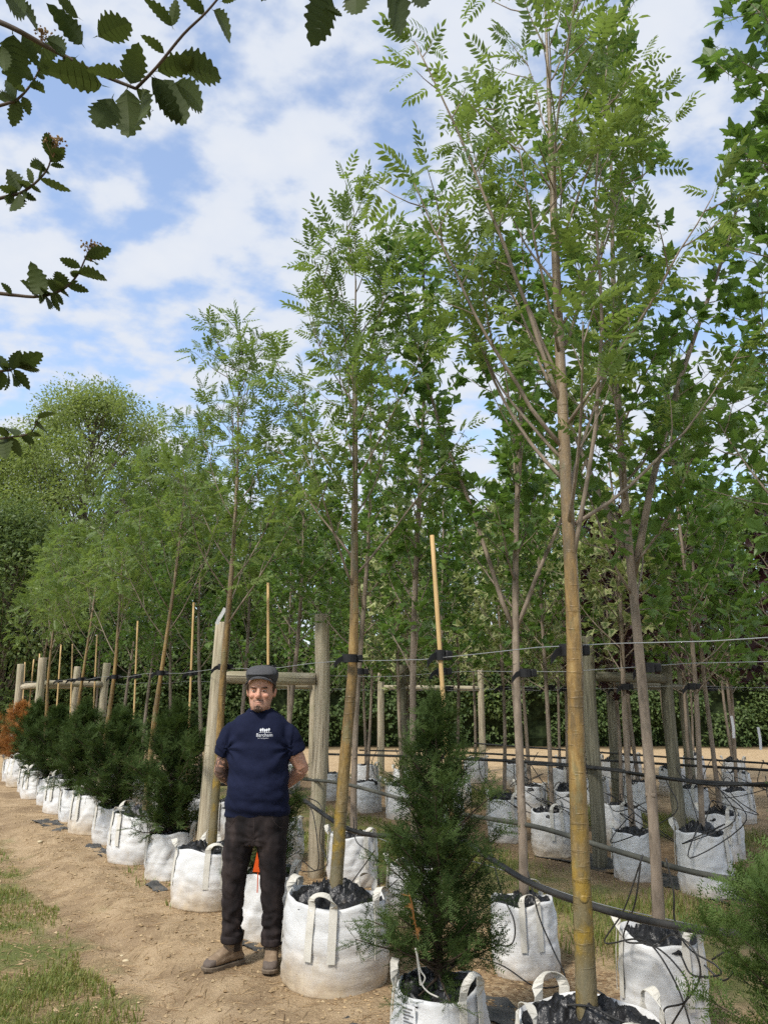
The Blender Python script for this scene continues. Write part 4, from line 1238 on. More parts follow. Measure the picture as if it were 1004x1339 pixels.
def setco(me, V):
    me.vertices.foreach_set('co', V.astype(np.float32).ravel()); me.update()
def smooth_all(me): me.polygons.foreach_set('use_smooth', np.ones(len(me.polygons), bool))
def n3(V, f, seed):   # cheap 3-D noise
    return (fbm(V[:, 0] * f + V[:, 2] * f * .7, V[:, 1] * f - V[:, 2] * f * .45, seed, 3) + fbm(V[:, 2] * f + 3, V[:, 0] * f * .6 + V[:, 1] * f * .7, seed + 1, 3)) * .5
def lift(me):   # carry head and shoulders a little higher
    V = co(me); V[:, 2] += .03 * sstep(1.30, 1.44, V[:, 2]); setco(me, V)
def gauss(V, c, r): 
    d = (V - np.array(c)) / np.array(r); return np.exp(-(d ** 2).sum(1))

def build_man():
    px, py = -.80, 5.15
    t = thing('person', 'man in navy t-shirt, dark jeans and grey flat cap, hands behind his back', 'person', (px, py, .0))
    # ---- skin
    skin = Mat('skin', .5, .3); o = skin.coord()
    base = skin.ramp(skin.noise(o, 14, 4), (.3, (.50, .265, .18)), (.7, (.60, .335, .235)))
    base = skin.mix(skin.math('MULTIPLY', skin.attr('flush'), .38), base, (.55, .19, .13))
    base = skin.mix(skin.math('MULTIPLY', skin.attr('stubble'), .72), base, (.12, .075, .055))
    lines = skin.rng(skin.vor(skin.map(o, (1, 1, .8)), 21, 'DISTANCE_TO_EDGE'), .03, .12, 1., 0.)
    blobs = skin.rng(skin.noise(o, 17, 3, .5, 1.), .44, .54)
    ink = skin.math('MULTIPLY', skin.math('MAXIMUM', lines, blobs), skin.attr('ink'))
    base = skin.mix(skin.math('MULTIPLY', ink, .82), base, (.045, .04, .042))
    skin.color(base); skin.b.inputs['Subsurface Weight'].default_value = .08; skin.b.inputs['Subsurface Radius'].default_value = (.01, .004, .002)
    b = MB()
    HX = .0
    def hr(z, rx, yf, yb): return (z, HX, (yf + yb) / 2, rx, (yb - yf) / 2)
    rings(b, [hr(1.472, .028, -.10, -.04), hr(1.482, .046, -.108, -.01), hr(1.50, .060, -.108, .03), hr(1.525, .0685, -.104, .062), hr(1.555, .074, -.101, .085), hr(1.585, .078, -.097, .098),
              hr(1.61, .0795, -.097, .104), hr(1.64, .081, -.103, .107), hr(1.67, .081, -.100, .106), hr(1.70, .074, -.088, .098), hr(1.722, .056, -.06, .075), hr(1.736, .02, -.01, .03)], 36, 2.15)
    add_tube(b, [(0, .02, 1.36), (0, .012, 1.44), (0, .0, 1.52), (0, 0, 1.56)], [.072, .066, .062, .058], 20)
    # nose, brow, lips, ears
    add_tube(b, [(0, -.094, 1.615), (0, -.106, 1.592), (0, -.122, 1.566), (0, -.119, 1.556)], [.009, .011, .0145, .012], 10)
    for sg in (-1, 1):
        ball(b, (sg * .0125, -.106, 1.560), .008, .011, .007, 10)
        ball(b, (sg * .034, -.095, 1.619), .024, .012, .008, 12)
        ball(b, (sg * .043, -.080, 1.568), .022, .020, .020, 12)
        ball(b, (sg * .086, .012, 1.588), .010, .018, .031, 12)
        ball(b, (sg * .091, .022, 1.598), .008, .014, .02, 12)
    ball(b, (0, -.102, 1.518), .024, .008, .006, 12); ball(b, (0, -.102, 1.529), .025, .008, .006, 12)
    ball(b, (0, -.100, 1.486), .026, .016, .016, 12)
    # trunk inside the shirt, arms, legs
    rings(b, [(.70, 0, .01, .15, .10), (.9, 0, .01, .175, .115), (1.1, 0, 0, .175, .12), (1.3, 0, .01, .165, .10), (1.38, 0, .015, .14, .08), (1.44, 0, .015, .085, .06)], 28)
    el = {-1: (-.252, .055, 1.125), 1: (.270, .055, 1.145)}
    for sg in (-1, 1):
        e = Vector(el[sg])
        sh = Vector((sg * .155, .01, 1.33)); wr = Vector((sg * .075, .215, .965))
        up_ = [sh, sh.lerp(e, .35) + Vector((sg * .008, 0, .0)), sh.lerp(e, .7) + Vector((sg * .008, 0, .0)), e]
        add_tube(b, spline(up_, 12), np.interp(np.linspace(0, 1, 13), [0, .3, .6, .85, 1], [.06, .056, .052, .045, .043]), 18)
        ball(b, tuple(e + Vector((0, .008, 0))), .044, .044, .046, 14)
        add_tube(b, spline([e, e.lerp(wr, .28) + Vector((sg * .012, .012, 0)), e.lerp(wr, .7), wr], 12), np.interp(np.linspace(0, 1, 13), [0, .25, .6, 1], [.044, .047, .037, .028]), 18)
        d = (Vector((-sg * .06, .235, .93)) - wr).normalized(); side = Vector((0, 0, -1)) if sg > 0 else Vector((0, 0, -1))
        pc = wr + d * .05
        add_tube(b, [wr - d * .01, wr + d * .03, wr + d * .07, wr + d * .095], [.027, .034, .037, .03], 14)
        for q, (off, L) in enumerate(((.026, .065), (.009, .075), (-.009, .07), (-.026, .055))):
            r0 = wr + d * .085 + side * off
            k1 = r0 + d * L * .5; k2 = k1 + d * L * .3 + Vector((0, -.02, 0)); k3 = k2 + Vector((0, -.025, 0)) + d * .006
            add_tube(b, [r0, k1, k2, k3], [.0095, .009, .0085, .007], 8)
        r0 = wr + d * .03 - side * .028
        add_tube(b, [r0, r0 + d * .025 - side * .022, r0 + d * .055 - side * .025], [.012, .0105, .008], 8)
        add_tube(b, [(sg * .09, .01, .8), (sg * .115, .0, .5), (sg * .124, .03, .15)], [.075, .048, .034], 14)
    body = remesh(b, .0042, 6, .5)
    V = co(body)
    for sg in (-1, 1):      # eye sockets, cheeks
        V[:, 1] += .011 * gauss(V, (sg * .033, -.098, 1.600), (.018, .03, .011))
        V[:, 1] += .004 * gauss(V, (sg * .03, -.105, 1.545), (.008, .02, .016))
    V[:, 1] += .004 * gauss(V, (0, -.105, 1.524), (.024, .02, .003))
    setco(body, V); smooth_all(body)
    front = (V[:, 1] < .0)
    st = np.clip(1.0 * gauss(V, (0, -.10, 1.485), (.027, .06, .022)) + .55 * gauss(V, (0, -.11, 1.542), (.030, .04, .009)) + .5 * (gauss(V, (-.029, -.1, 1.518), (.009, .05, .024)) + gauss(V, (.029, -.1, 1.518), (.009, .05, .024))) + .28 * ((V[:, 2] < 1.548) & (V[:, 2] > 1.462)), 0, 1)
    st += .9 * (gauss(V, (-.034, -.105, 1.617), (.021, .03, .0045)) + gauss(V, (.034, -.105, 1.617), (.021, .03, .0045)))
    st = np.clip(st + (V[:, 1] > .015) * (V[:, 2] > 1.54) * .9 * (np.abs(V[:, 0]) < .083) + (V[:, 2] > 1.70), 0, 1)
    fl = gauss(V, (0, -.122, 1.566), (.02, .03, .02)) + .8 * gauss(V, (-.045, -.09, 1.565), (.028, .04, .02)) + .8 * gauss(V, (.045, -.09, 1.565), (.028, .04, .02)) + 1.2 * gauss(V, (0, -.11, 1.524), (.022, .03, .008))
    fl += .8 * (np.abs(V[:, 0]) > .084) * (V[:, 2] > 1.5)
    ink_ = ((V[:, 0] < -.2) & (V[:, 2] < 1.33)) | ((V[:, 0] < -.02) & (V[:, 1] > .12) & (V[:, 2] < 1.3))
    for nm, a in (('stubble', st), ('flush', np.clip(fl, 0, 1)), ('ink', ink_.astype(float))):
        at_ = body.attributes.new(nm, 'FLOAT', 'POINT'); at_.data.foreach_set('value', a.astype(np.float32))
    body.materials.append(skin.m)
    bo = link('body', body, t)
    # ---- eyes
    wm = Mat('eye_white', .25, .5); wm.color((.55, .50, .46)); im = Mat('iris', .2, .5); im.color((.045, .03, .02))
    for sg in (-1, 1):
        mb = MB(); ball(mb, (sg * .033, -.0895, 1.5985), .0135, .0085, .0048, 14); e_ = mb.obj('eye', wm.m, t, True); lift(e_.data)
        mb = MB(); ball(mb, (sg * .033, -.0950, 1.5980), .0050, .0043, .0046, 12); lift(mb.obj('iris', im.m, e_, True).data)
        mb = MB(); add_tube(mb, [(sg * .017, -.0925, 1.599), (sg * .026, -.0985, 1.6045), (sg * .036, -.0985, 1.6052), (sg * .048, -.090, 1.600)], [.0018, .0022, .0022, .0018], 8)
        lift(mb.obj('eyelid', skin.m, e_, True).data)
    # ---- hair, brows, beard
    hm = Mat('brown_hair', .6, .3); o = hm.coord()
    hm.color(hm.ramp(hm.noise(hm.map(o, (90, 90, 30)), 2, 3), (.3, (.028, .018, .012)), (.7, (.085, .055, .036)))).bump(hm.noise(hm.map(o, (120, 120, 40)), 2, 3), .6, .004)
    def strands(name, n, fun, L, r, seed, parent):
        rg = np.random.default_rng(seed); mb = MB(); bv = BVHTree.FromObject(bo, bpy.context.evaluated_depsgraph_get()) if False else None
        P_, D_ = fun(rg, n)
        for p, d in zip(P_, D_):
            l = L * rg.uniform(.7, 1.2)
            add_tube(mb, [p - d * .002, p + d * l * .5, p + d * l + np.array([0, 0, -.15 * l])], [r, r * .9, r * .3], 4, False)
        return mb.obj(name, hm.m, parent)
    dgb = BVHTree.FromPolygons([tuple(v) for v in V], [tuple(p.vertices) for p in body.polygons])
    def on_face(x, z):
        h = dgb.ray_cast(Vector((x, -.3, z)), Vector((0, 1, 0)))
        return (np.array(h[0]), np.array(h[1])) if h[0] is not None else (np.array([x, -.09, z]), np.array([0, -1., 0]))
    def goatee(rg, n):
        P_, D_ = [], []
        while len(P_) < n:
            x, z = rg.normal(0, .015), rg.uniform(1.466, 1.508)
            if abs(x) > .028 or (z > 1.503 and abs(x) > .012): continue
            p, q = on_face(x, z); P_.append(p); D_.append(unit(q * .5 + np.array([x * 4, -.1, -1.])))
        return P_, D_
    def stache(rg, n):
        P_, D_ = [], []
        for _ in range(n):
            x = rg.uniform(-.031, .031); z = 1.542 - .12 * abs(x) + rg.uniform(-.005, .004)
            p, q = on_face(x, z); P_.append(p); D_.append(unit(q * .4 + np.array([np.sign(x) * .8, -.1, -.6])))
        return P_, D_
    def brow(rg, n):
        P_, D_ = [], []
        for _ in range(n):
            sg = rg.choice([-1, 1]); u_ = rg.random(); x = sg * (.014 + .038 * u_); z = 1.6165 + .003 * math.sin(u_ * 2.6) + rg.uniform(-.003, .003)
            p, q = on_face(x, z); P_.append(p); D_.append(unit(q * .35 + np.array([sg * .9, 0, .15])))
        return P_, D_
    for h_ in (strands('beard', 380, goatee, .0055, .0009, 1, t), strands('moustache', 80, stache, .004, .0006, 2, t), strands('eyebrows', 120, brow, .007, .0008, 3, t)): lift(h_.data)
    mb = MB()
    rings(mb, [(1.525, 0, .062, .060, .042), (1.56, 0, .058, .079, .056), (1.60, 0, .054, .085, .066), (1.66, 0, .045, .088, .075), (1.70, 0, .03, .08, .08)], 30)
    for sg in (-1, 1): add_tube(mb, [(sg * .079, -.012, 1.58), (sg * .0825, -.014, 1.61), (sg * .084, -.015, 1.66)], [.005, .012, .018], 8)
    hair = remesh(mb, .006, 3); Vh = co(hair); setco(hair, Vh + nor(hair) * (.004 * n3(Vh, 60, 5))[:, None]); smooth_all(hair); hair.materials.append(hm.m); lift(hair); link('hair', hair, t)
    # ---- flat cap
    cm = Mat('grey_tweed', .9, .1); o = cm.coord()
    cm.color(cm.ramp(cm.noise(o, 260, 3, .7), (.35, (.035, .036, .040)), (.65, (.12, .12, .125)))).bump(cm.noise(o, 300, 2), .4, .002)
    mb = MB()
    def cr(z, rx, yf, yb): return (z, .002, (yf + yb) / 2, rx, (yb - yf) / 2)
    rings(mb, [cr(1.645, .088, -.104, .112), cr(1.662, .096, -.112, .122), cr(1.685, .104, -.120, .132), cr(1.707, .107, -.121, .136), cr(1.730, .101, -.110, .130), cr(1.749, .083, -.086, .112), cr(1.760, .054, -.05, .08), cr(1.764, .02, 0, .04)], 40, 2.1)
    cap = remesh(mb, .007, 4); Vc = co(cap)
    Vc[:, 2] += .036 * sstep(.01, -.09, Vc[:, 1]) * sstep(1.715, 1.645, Vc[:, 2])
    Vc[:, 2] -= .014 * sstep(-.02, -.12, Vc[:, 1]) * sstep(1.69, 1.74, Vc[:, 2])
    setco(cap, Vc + nor(cap) * (.004 * n3(Vc, 26, 6))[:, None]); smooth_all(cap); cap.materials.append(cm.m); lift(cap); cp = link('flat_cap', cap, t)
    # peak
    n, m_ = 21, 7
    U_, W_ = np.meshgrid(np.linspace(-1, 1, n), np.linspace(0, 1, m_))
    an = U_ * R(72)
    rad = .102 + W_ * .045 * np.cos(an * .9) ** .8
    x = np.sin(an) * (.092 + W_ * .016); y = -np.cos(an) * rad - .002
    z = 1.692 - .066 * (1 - np.cos(an)) - W_ * .012
    top = np.stack([x, y, z], -1).reshape(-1, 3); bot = top - [0, 0, .006]
    i = np.arange(m_ - 1)[:, None] * n; j = np.arange(n - 1)[None, :]
    F = np.stack([i + j, i + j + 1, i + n + j + 1, i + n + j], -1).reshape(-1, 4)
    ed = np.concatenate([np.arange(n), n + n * np.arange(m_ - 1) + n - 1 - 0, (m_ - 1) * n + np.arange(n - 2, -1, -1), n * np.arange(m_ - 2, 0, -1)])
    e2 = np.roll(ed, -1)
    F2 = np.stack([ed, ed + n * m_, e2 + n * m_, e2], 1)
    MB().add(np.concatenate([top, bot]), np.concatenate([F[:, ::-1], F + n * m_, F2])).obj('peak', cm.m, cp, True)
    lift(bpy.data.objects['peak'].data); lift(body)
    # ---- t-shirt
    sm = Mat('navy_cotton', .85, .15); o = sm.coord()
    sm.color(sm.ramp(sm.noise(o, 9, 4), (.3, (.006, .0085, .026)), (.7, (.010, .0135, .037)))).bump(sm.noise(o, 420, 2), .25, .001)
    mb = MB()
    rings(mb, [(.862, .0, .012, .203, .142), (.90, .0, .008, .206, .152), (.98, 0, .0, .200, .160), (1.06, 0, -.002, .195, .160), (1.14, 0, .002, .190, .150), (1.22, 0, .005, .188, .138), (1.30, 0, .008, .192, .128), (1.37, 0, .010, .197, .116),
               (1.41, .0, .012, .182, .102), (1.44, .0, .012, .150, .092), (1.465, 0, .010, .112, .084), (1.482, 0, .008, .086, .077), (1.488, 0, .006, .078, .073)], 40, 2.35)
    for sg in (-1, 1):
        e = Vector(el[sg]); sh = Vector((sg * .12, .01, 1.36)); mid = Vector((sg * .196, .012, 1.318)); end = Vector((sg * (.236 if sg < 0 else .240), .028, 1.222 if sg < 0 else 1.240))
        add_tube(mb, spline([sh, mid, end], 10), np.interp(np.linspace(0, 1, 11), [0, .5, 1], [.066, .074, .067]), 20)
    shirt = remesh(mb, .009, 6, .55); Vs = co(shirt); N = nor(shirt)
    wr_ = .009 * n3(Vs * np.array([1, 1, 1.9]), 9, 11) + .005 * n3(Vs, 22, 12) - .006 * np.clip(1 - np.abs(n3(Vs * np.array([1, 1, 1.3]), 7, 18)) * 5, 0, 1)
    for sg in (-1, 1):       # folds fanning from the armpits and across the belly
        d = Vs - np.array([sg * .2, -.05, 1.27]); r_ = np.linalg.norm(d, axis=1); th = np.arctan2(d[:, 2], -sg * d[:, 0])
        wr_ += .009 * np.sin(th * 8 + 2 * n3(Vs, 8, 19) + r_ * 10) * np.exp(-(r_ / .14) ** 2) * (np.abs(Vs[:, 0]) < .22)
    Vs[:, 2] -= .02 * sstep(1.44, 1.488, Vs[:, 2]) * sstep(.0, -.07, Vs[:, 1])
    wr_ += .005 * np.sin(Vs[:, 2] * 70 + Vs[:, 0] * 9 + 2 * n3(Vs, 7, 14)) * sstep(1.02, .92, Vs[:, 2])
    wr_ += .004 * np.sin(Vs[:, 2] * 46 - np.abs(Vs[:, 0]) * 22 + 3 * n3(Vs, 6, 15)) * np.exp(-((Vs[:, 2] - 1.12) / .09) ** 2)
    setco(shirt, Vs + N * wr_[:, None]); smooth_all(shirt); shirt.materials.append(sm.m); lift(shirt); so = link('t_shirt', shirt, t)
    mb = MB(); th = np.linspace(0, 2 * math.pi, 41)
    add_tube(mb, [(.074 * math.cos(a), .004 + .070 * math.sin(a), 1.482 + .012 * math.sin(a)) for a in th], .0068, 8, False); lift(mb.obj('collar', sm.m, so, True).data)
    # chest print
    wp = Mat('white_print', .8, .1); wp.color((.72, .74, .78))
    bvs = BVHTree.FromPolygons([tuple(v) for v in co(shirt)], [tuple(p.vertices) for p in shirt.polygons])
    def wrap(P2):     # put flat print on the cloth
        o_ = []
        for x, z in P2:
            h = bvs.ray_cast(Vector((x, -.4, z)), Vector((0, 1, 0)))
            o_.append((x, (h[0].y if h[0] else -.13) - .0022, z))
        return o_
    def text_print(body_, size, x0, z0, name):
        cu = bpy.data.curves.new('txt', 'FONT'); cu.body = body_; cu.size = size; cu.resolution_u = 3
        ob = bpy.data.objects.new('txt', cu); col.objects.link(ob)
        dg = bpy.context.evaluated_depsgraph_get(); dg.update()
        me = bpy.data.meshes.new_from_object(ob.evaluated_get(dg))
        bpy.data.objects.remove(ob)
        P2 = [(v.co.x + x0, v.co.y + z0) for v in me.vertices]
        for v, c in zip(me.vertices, wrap(P2)): v.co = c
        me.update(); me.materials.clear(); me.materials.append(wp.m)
        return link(name, me, so)
    lx, lz = -.006, 1.348
    text_print('Barcham', .0295, lx, lz, 'printed_word')
    text_print('The Tree Specialists', .0085, lx + .010, lz - .0125, 'printed_line')
    for i in range(5):
        cx_ = lx + .028 + i * .0128; cz = lz + .040 + .003 * math.sin(i * 2)
        P2 = [(cx_ + .0058 * math.cos(a), cz + .0085 * math.sin(a)) for a in np.arange(12) * math.pi / 6]
        tr_ = [(cx_ - .0012, cz - .006), (cx_ + .0012, cz - .006), (cx_ + .0012, cz - .017), (cx_ - .0012, cz - .017)]
        me = bpy.data.meshes.new('printed_tree'); me.from_pydata(wrap(P2) + wrap(tr_), [], [tuple(range(12)), (12, 13, 14, 15)]); me.materials.append(wp.m); link('printed_tree', me, so)
    ln = [(lx + .018 + .078 * u, lz + .0255 + .002 * math.sin(u * 5)) for u in np.linspace(0, 1, 9)]
    me = bpy.data.meshes.new('printed_ground'); me.from_pydata(wrap(ln) + wrap([(x, z - .0016) for x, z in ln]), [], [(i, i + 1, i + 10, i + 9) for i in range(8)]); me.materials.append(wp.m); link('printed_ground', me, so)
    # ---- jeans
    jm = Mat('black_denim', .85, .15); o = jm.coord()
    fade = jm.math('MULTIPLY', jm.noise(jm.map(o, (7, 7, 3)), 1.6, 4), 1.)
    jm.color(jm.ramp(fade, (.36, (.011, .0095, .010)), (.54, (.024, .0185, .0185)), (.72, (.052, .039, .036)))).bump(jm.noise(o, 380, 2), .3, .001)
    mb = MB()
    rings(mb, [(.70, -.0, .012, .185, .125), (.76, 0, .012, .198, .138), (.84, 0, .012, .200, .142), (.90, 0, .012, .198, .142), (.94, 0, .012, .195, .14)], 36, 2.3)
    rings(mb, [(.146, -.130, .035, .062, .078), (.17, -.132, .033, .064, .08), (.25, -.133, .03, .062, .078), (.33, -.132, .022, .065, .080), (.42, -.131, .012, .070, .084), (.50, -.130, .006, .075, .088), (.58, -.122, .006, .083, .098), (.66, -.110, .008, .094, .112), (.73, -.100, .012, .098, .122), (.78, -.095, .012, .09, .12)], 26, 2.2)
    rings(mb, [(.136, .118, .02, .064, .078), (.16, .118, .02, .066, .08), (.25, .116, .018, .064, .078), (.33, .114, .014, .067, .080), (.42, .112, .008, .073, .084), (.50, .112, .004, .079, .088), (.58, .108, .006, .085, .098), (.66, .103, .008, .094, .112), (.73, .098, .012, .098, .122), (.78, .095, .012, .09, .12)], 26, 2.2)
    jeans = remesh(mb, .008, 5, .5); Vj = co(jeans); N = nor(jeans)
    leg = np.where(Vj[:, 0] < -.005, -1, 1)
    wr_ = .008 * n3(Vj * np.array([1, 1, 1.5]), 10, 31) + .004 * n3(Vj, 28, 32) - .006 * np.clip(1 - np.abs(n3(Vj * np.array([1, 1, 1.4]), 8, 38)) * 5, 0, 1)
    low = sstep(.62, .40, Vj[:, 2]); ank = sstep(.36, .2, Vj[:, 2])
    wr_ += .0040 * np.sin(Vj[:, 2] * 62 + Vj[:, 0] * leg * 44 + 7 * n3(Vj, 8, 33)) * low * (.3 + 1.2 * np.clip(n3(Vj, 7, 36) + .4, 0, 1))
    wr_ += .0050 * np.sin(Vj[:, 2] * 92 - Vj[:, 0] * leg * 40 + 6.0 * n3(Vj, 10, 34)) * ank * (.4 + 1.2 * np.clip(n3(Vj, 9, 37) + .4, 0, 1))
    dcr = Vj - np.array([-.005, -.1, .735]); rr = np.linalg.norm(dcr, axis=1); th_ = np.arctan2(dcr[:, 2], np.abs(dcr[:, 0]))
    wr_ += .0028 * np.sin(th_ * 8 + rr * 25 + 4 * n3(Vj, 9, 39)) * np.exp(-((rr - .06) / .1) ** 2)
    setco(jeans, Vj + N * wr_[:, None]); smooth_all(jeans); jeans.materials.append(jm.m); jo = link('jeans', jeans, t)
    bvj = BVHTree.FromPolygons([tuple(v) for v in co(jeans)], [tuple(p.vertices) for p in jeans.polygons])
    def seam(P2, nm, r_=.0016):
        pts = []
        for x, z in P2:
            h = bvj.ray_cast(Vector((x, -.5, z)), Vector((0, 1, 0)))
            if h[0]: pts.append((x, h[0].y - .0005, z))
        mb = MB(); add_tube(mb, pts, r_, 5); mb.obj(nm, tm.m, jo)
    tm = Mat('worn_seam', .85, .1); tm.color((.055, .042, .04))
    seam([(.004, .87 - .018 * i) for i in range(9)], 'fly_seam', .002)
    for sg in (-1, 1):
        seam([(sg * (.185 - .075 * u), .80 + .075 * u ** 2.2) for u in np.linspace(0, 1, 9)], 'pocket_seam', .0018)
        cx_, cy_, cz = (-.131, .034, .158) if sg < 0 else (.118, .02, .148)
        mb = MB(); rings(mb, [(cz - .022, cx_, cy_, .064, .081), (cz - .018, cx_, cy_, .0685, .0855), (cz + .014, cx_, cy_, .0685, .0855), (cz + .02, cx_, cy_, .062, .078)], 28, 2.2)
        cf = remesh(mb, .006, 2); Vf = co(cf); setco(cf, Vf + nor(cf) * (.004 * n3(Vf, 26, 41))[:, None]); smooth_all(cf); cf.materials.append(jm.m); link('turned_up_cuff', cf, jo)
    # ---- boots
    bm = Mat('tan_suede', .8, .15); o = bm.coord()
    bm.color(bm.ramp(bm.noise(o, 16, 5, .65), (.3, (.14, .095, .062)), (.55, (.23, .165, .108)), (.75, (.33, .25, .17)))).bump(bm.noise(o, 90, 3), .3, .003)
    dm = Mat('scuffed_toe', .7, .2); dm.color((.12, .095, .078))
    slm = Mat('boot_sole', .8, .2); slm.color((.16, .125, .09)); elm = Mat('dark_elastic', .8, .1); elm.color((.045, .035, .028))
    def boot(ax, ay, rz, z0):
        bt_ = bpy.data.objects.new('boot', None)
        mb = MB()
        # upper: along -Y (toe), origin under the ankle
        prof = [(.085, .026, .030, .06), (.06, .033, .036, .095), (.02, .036, .040, .125), (-.03, .037, .042, .128), (-.065, .039, .044, .106), (-.10, .043, .047, .088), (-.135, .044, .047, .076), (-.165, .037, .041, .062), (-.182, .02, .024, .046)]
        k = 20; P_ = []
        for y, wt, wb, h in prof:
            for a in np.arange(k) * 2 * math.pi / k:
                c, s_ = math.cos(a), math.sin(a)
                x = (wb if s_ < 0 else wt) * np.sign(c) * abs(c) ** .8
                P_.append((x, y, .026 + (h - .026) * (.5 + .5 * np.sign(s_) * abs(s_) ** .75)))
        n = len(prof)
        F = [(i * k + j, i * k + (j + 1) % k, (i + 1) * k + (j + 1) % k, (i + 1) * k + j) for i in range(n - 1) for j in range(k)]
        n0 = mb.n; mb.add(P_, [f[::-1] for f in F]); mb.F3.append(np.array([(0, j, j + 1) for j in range(1, k - 1)] + [((n - 1) * k, (n - 1) * k + j + 1, (n - 1) * k + j) for j in range(1, k - 1)]) + n0)
        rings(mb, [(.05, 0, .02, .038, .062), (.09, 0, .012, .042, .062), (.13, 0, .014, .046, .062), (.165, 0, .016, .05, .066), (.19, 0, .017, .051, .068)], 22, 2.2)
        up_ = remesh(mb, .006, 3); Vb = co(up_); setco(up_, Vb + nor(up_) * (.003 * n3(Vb, 30, 51) + .002 * np.sin(Vb[:, 2] * 160) * np.exp(-((Vb[:, 2] - .1) / .03) ** 2))[:, None]); smooth_all(up_)
        up_.materials.append(bm.m); up_.materials.append(dm.m)
        for p in up_.polygons:
            if p.center.y < -.13 and p.center.z < .068: p.material_index = 1
        ol = [(.034, .085), (.04, .04), (.038, -.03), (.046, -.08), (.049, -.12), (.045, -.155), (.03, -.184), (0, -.196), (-.03, -.184), (-.045, -.155), (-.049, -.12), (-.046, -.08), (-.038, -.03), (-.04, .04), (-.034, .085), (0, .1)]
        Vv = []; m_ = len(ol)
        for z, s_ in ((0, .97), (.004, 1.), (.024, 1.02), (.028, .98)):
            Vv += [(x * s_, y * s_, z + (.012 * sstep(-.12, -.21, y) if z < .02 else .006 * sstep(-.12, -.21, y))) for x, y in ol]
        sl = MB().add(Vv, [(r * m_ + (i + 1) % m_, r * m_ + i, r * m_ + m_ + i, r * m_ + m_ + (i + 1) % m_) for r in range(3) for i in range(m_)])
        nn = sl.n; sl.add([(0, -.05, .0), (0, -.05, .028)], [(0, 0, 1, 1)]); sl.F4.pop()
        sl.F3.append(np.array([(nn, i, (i + 1) % m_) for i in range(m_)] + [(nn + 1, 3 * m_ + (i + 1) % m_, 3 * m_ + i) for i in range(m_)]))
        Z = Matrix.Translation((ax, ay, z0)) @ Matrix.Rotation(rz, 4, 'Z')
        o1 = link('boot', up_, t); o1.matrix_local = Z
        o2 = sl.obj('sole', slm.m, o1, False)
        for sg in (-1, 1):
            mb = MB(); V_, F_ = ribbon([(sg * .0445, .012, .085), (sg * .049, .013, .125), (sg * .0535, .015, .165), (sg * .055, .016, .186)], [(0, 1, 0)] * 4, [(sg, 0, 0)] * 4, .042, .003)
            mb.add(V_, F_); mb.obj('elastic_panel', elm.m, o1)
    gl = lambda x, y: float(gz(px + x, py + y))
    boot(-.135, .04, -R(46), gl(-.2, -.03) + .004)
    boot(.118, .022, -R(-4), gl(.11, -.06) + .004)
    return t
build_man()

# ------------------------------------------------------------------ canes of the yews
CANE = [((581, 945), (564, 700), .0125, 3.43), ((352, 860), (350, 762), .0105, 5.5), None]
def cane(p0, p1, r, label):
    p0, p1 = Vector(p0), Vector(p1)
    L = (p1 - p0).length
    mb = MB(); zs = np.linspace(0, L, 12); rad = np.full(12, r); rad[::3] *= 1.05
    add_tube(mb, [(.004 * math.sin(z * 2), 0, z) for z in zs], rad, 9)
    o_ = mb.obj('support_cane', M['cane'], None, True, loc=p0); o_.rotation_euler = (p1 - p0).to_track_quat('Z', 'Y').to_euler()
    tag(o_, label, 'cane', 'pale canes of the yews')
    return o_
def tie(p, axis_r, d_wire, label, sc_=1.):
    """rubber strap round a stem, with a buckle block towards the wire"""
    t = thing('tree_tie', label, 'tie', p, 'black ties holding stems to the wires')
    mb = MB(); k = 18
    for z0, z1, off in ((-.022, .022, .004),):
        V = []
        for z in (z0, z1):
            for q in (axis_r + .001, axis_r + .007):
                V += [(q * math.cos(a_), q * math.sin(a_), z) for a_ in np.arange(k) * 2 * math.pi / k]
        F = []
        for i in range(k):
            j = (i + 1) % k
            F += [(k + i, k + j, 3 * k + j, 3 * k + i), (i, 2 * k + i, 2 * k + j, j), (2 * k + i, 3 * k + i, 3 * k + j, 2 * k + j), (i, j, k + j, k + i)]
        mb.add(V, F)
    mb.obj('strap', M['rubber'], t)
    d = Vector(d_wire).normalized()
    mb = MB(); bevel_box(mb, d * (axis_r + .022), .036, .042, .04, .006, Matrix.Rotation(math.atan2(d.y, d.x), 3, 'Z'))
    mb.obj('buckle', M['rubber'], t)
    # loose end
    V, F = ribbon([d * -(axis_r + .004) + Vector((0, 0, .0)), d * -(axis_r + .03) + Vector((0, 0, -.012)), d * -(axis_r + .055) + Vector((0, 0, -.04))], [(0, 0, 1)] * 3, [Vector((-d.y, d.x, 0))] * 3, .03, .003)
    MB().add(V, F).obj('loose_end', M['rubber'], t)
    t.scale = (sc_,) * 3
    return t
CN = ['pale cane of the tall standing yew in front', 'pale cane rising just above the cap of the man', 'pale cane over the yew nearest left of the man',
      'pale cane over the second yew left of the man', 'pale cane over the third yew left of the man', 'pale cane over the fourth yew left of the man',
      'thin pale cane just right of the far timber post', 'thin pale cane just left of the far timber post', 'leaning thin pale cane left of the far frame', 'leftmost thin pale cane by the orange bush']
tops = [(564, 700), (350, 762), (253, 788), (180, 812), (127, 830), (95, 842), (80, 843), (52, 855), (45, 862), (33, 866)]
bots = [(583, 960), (351, 900), (248, 945), (176, 930), (123, 925), (93, 925), (75, 925), (51, 925), (38, 925), (30, 925)]
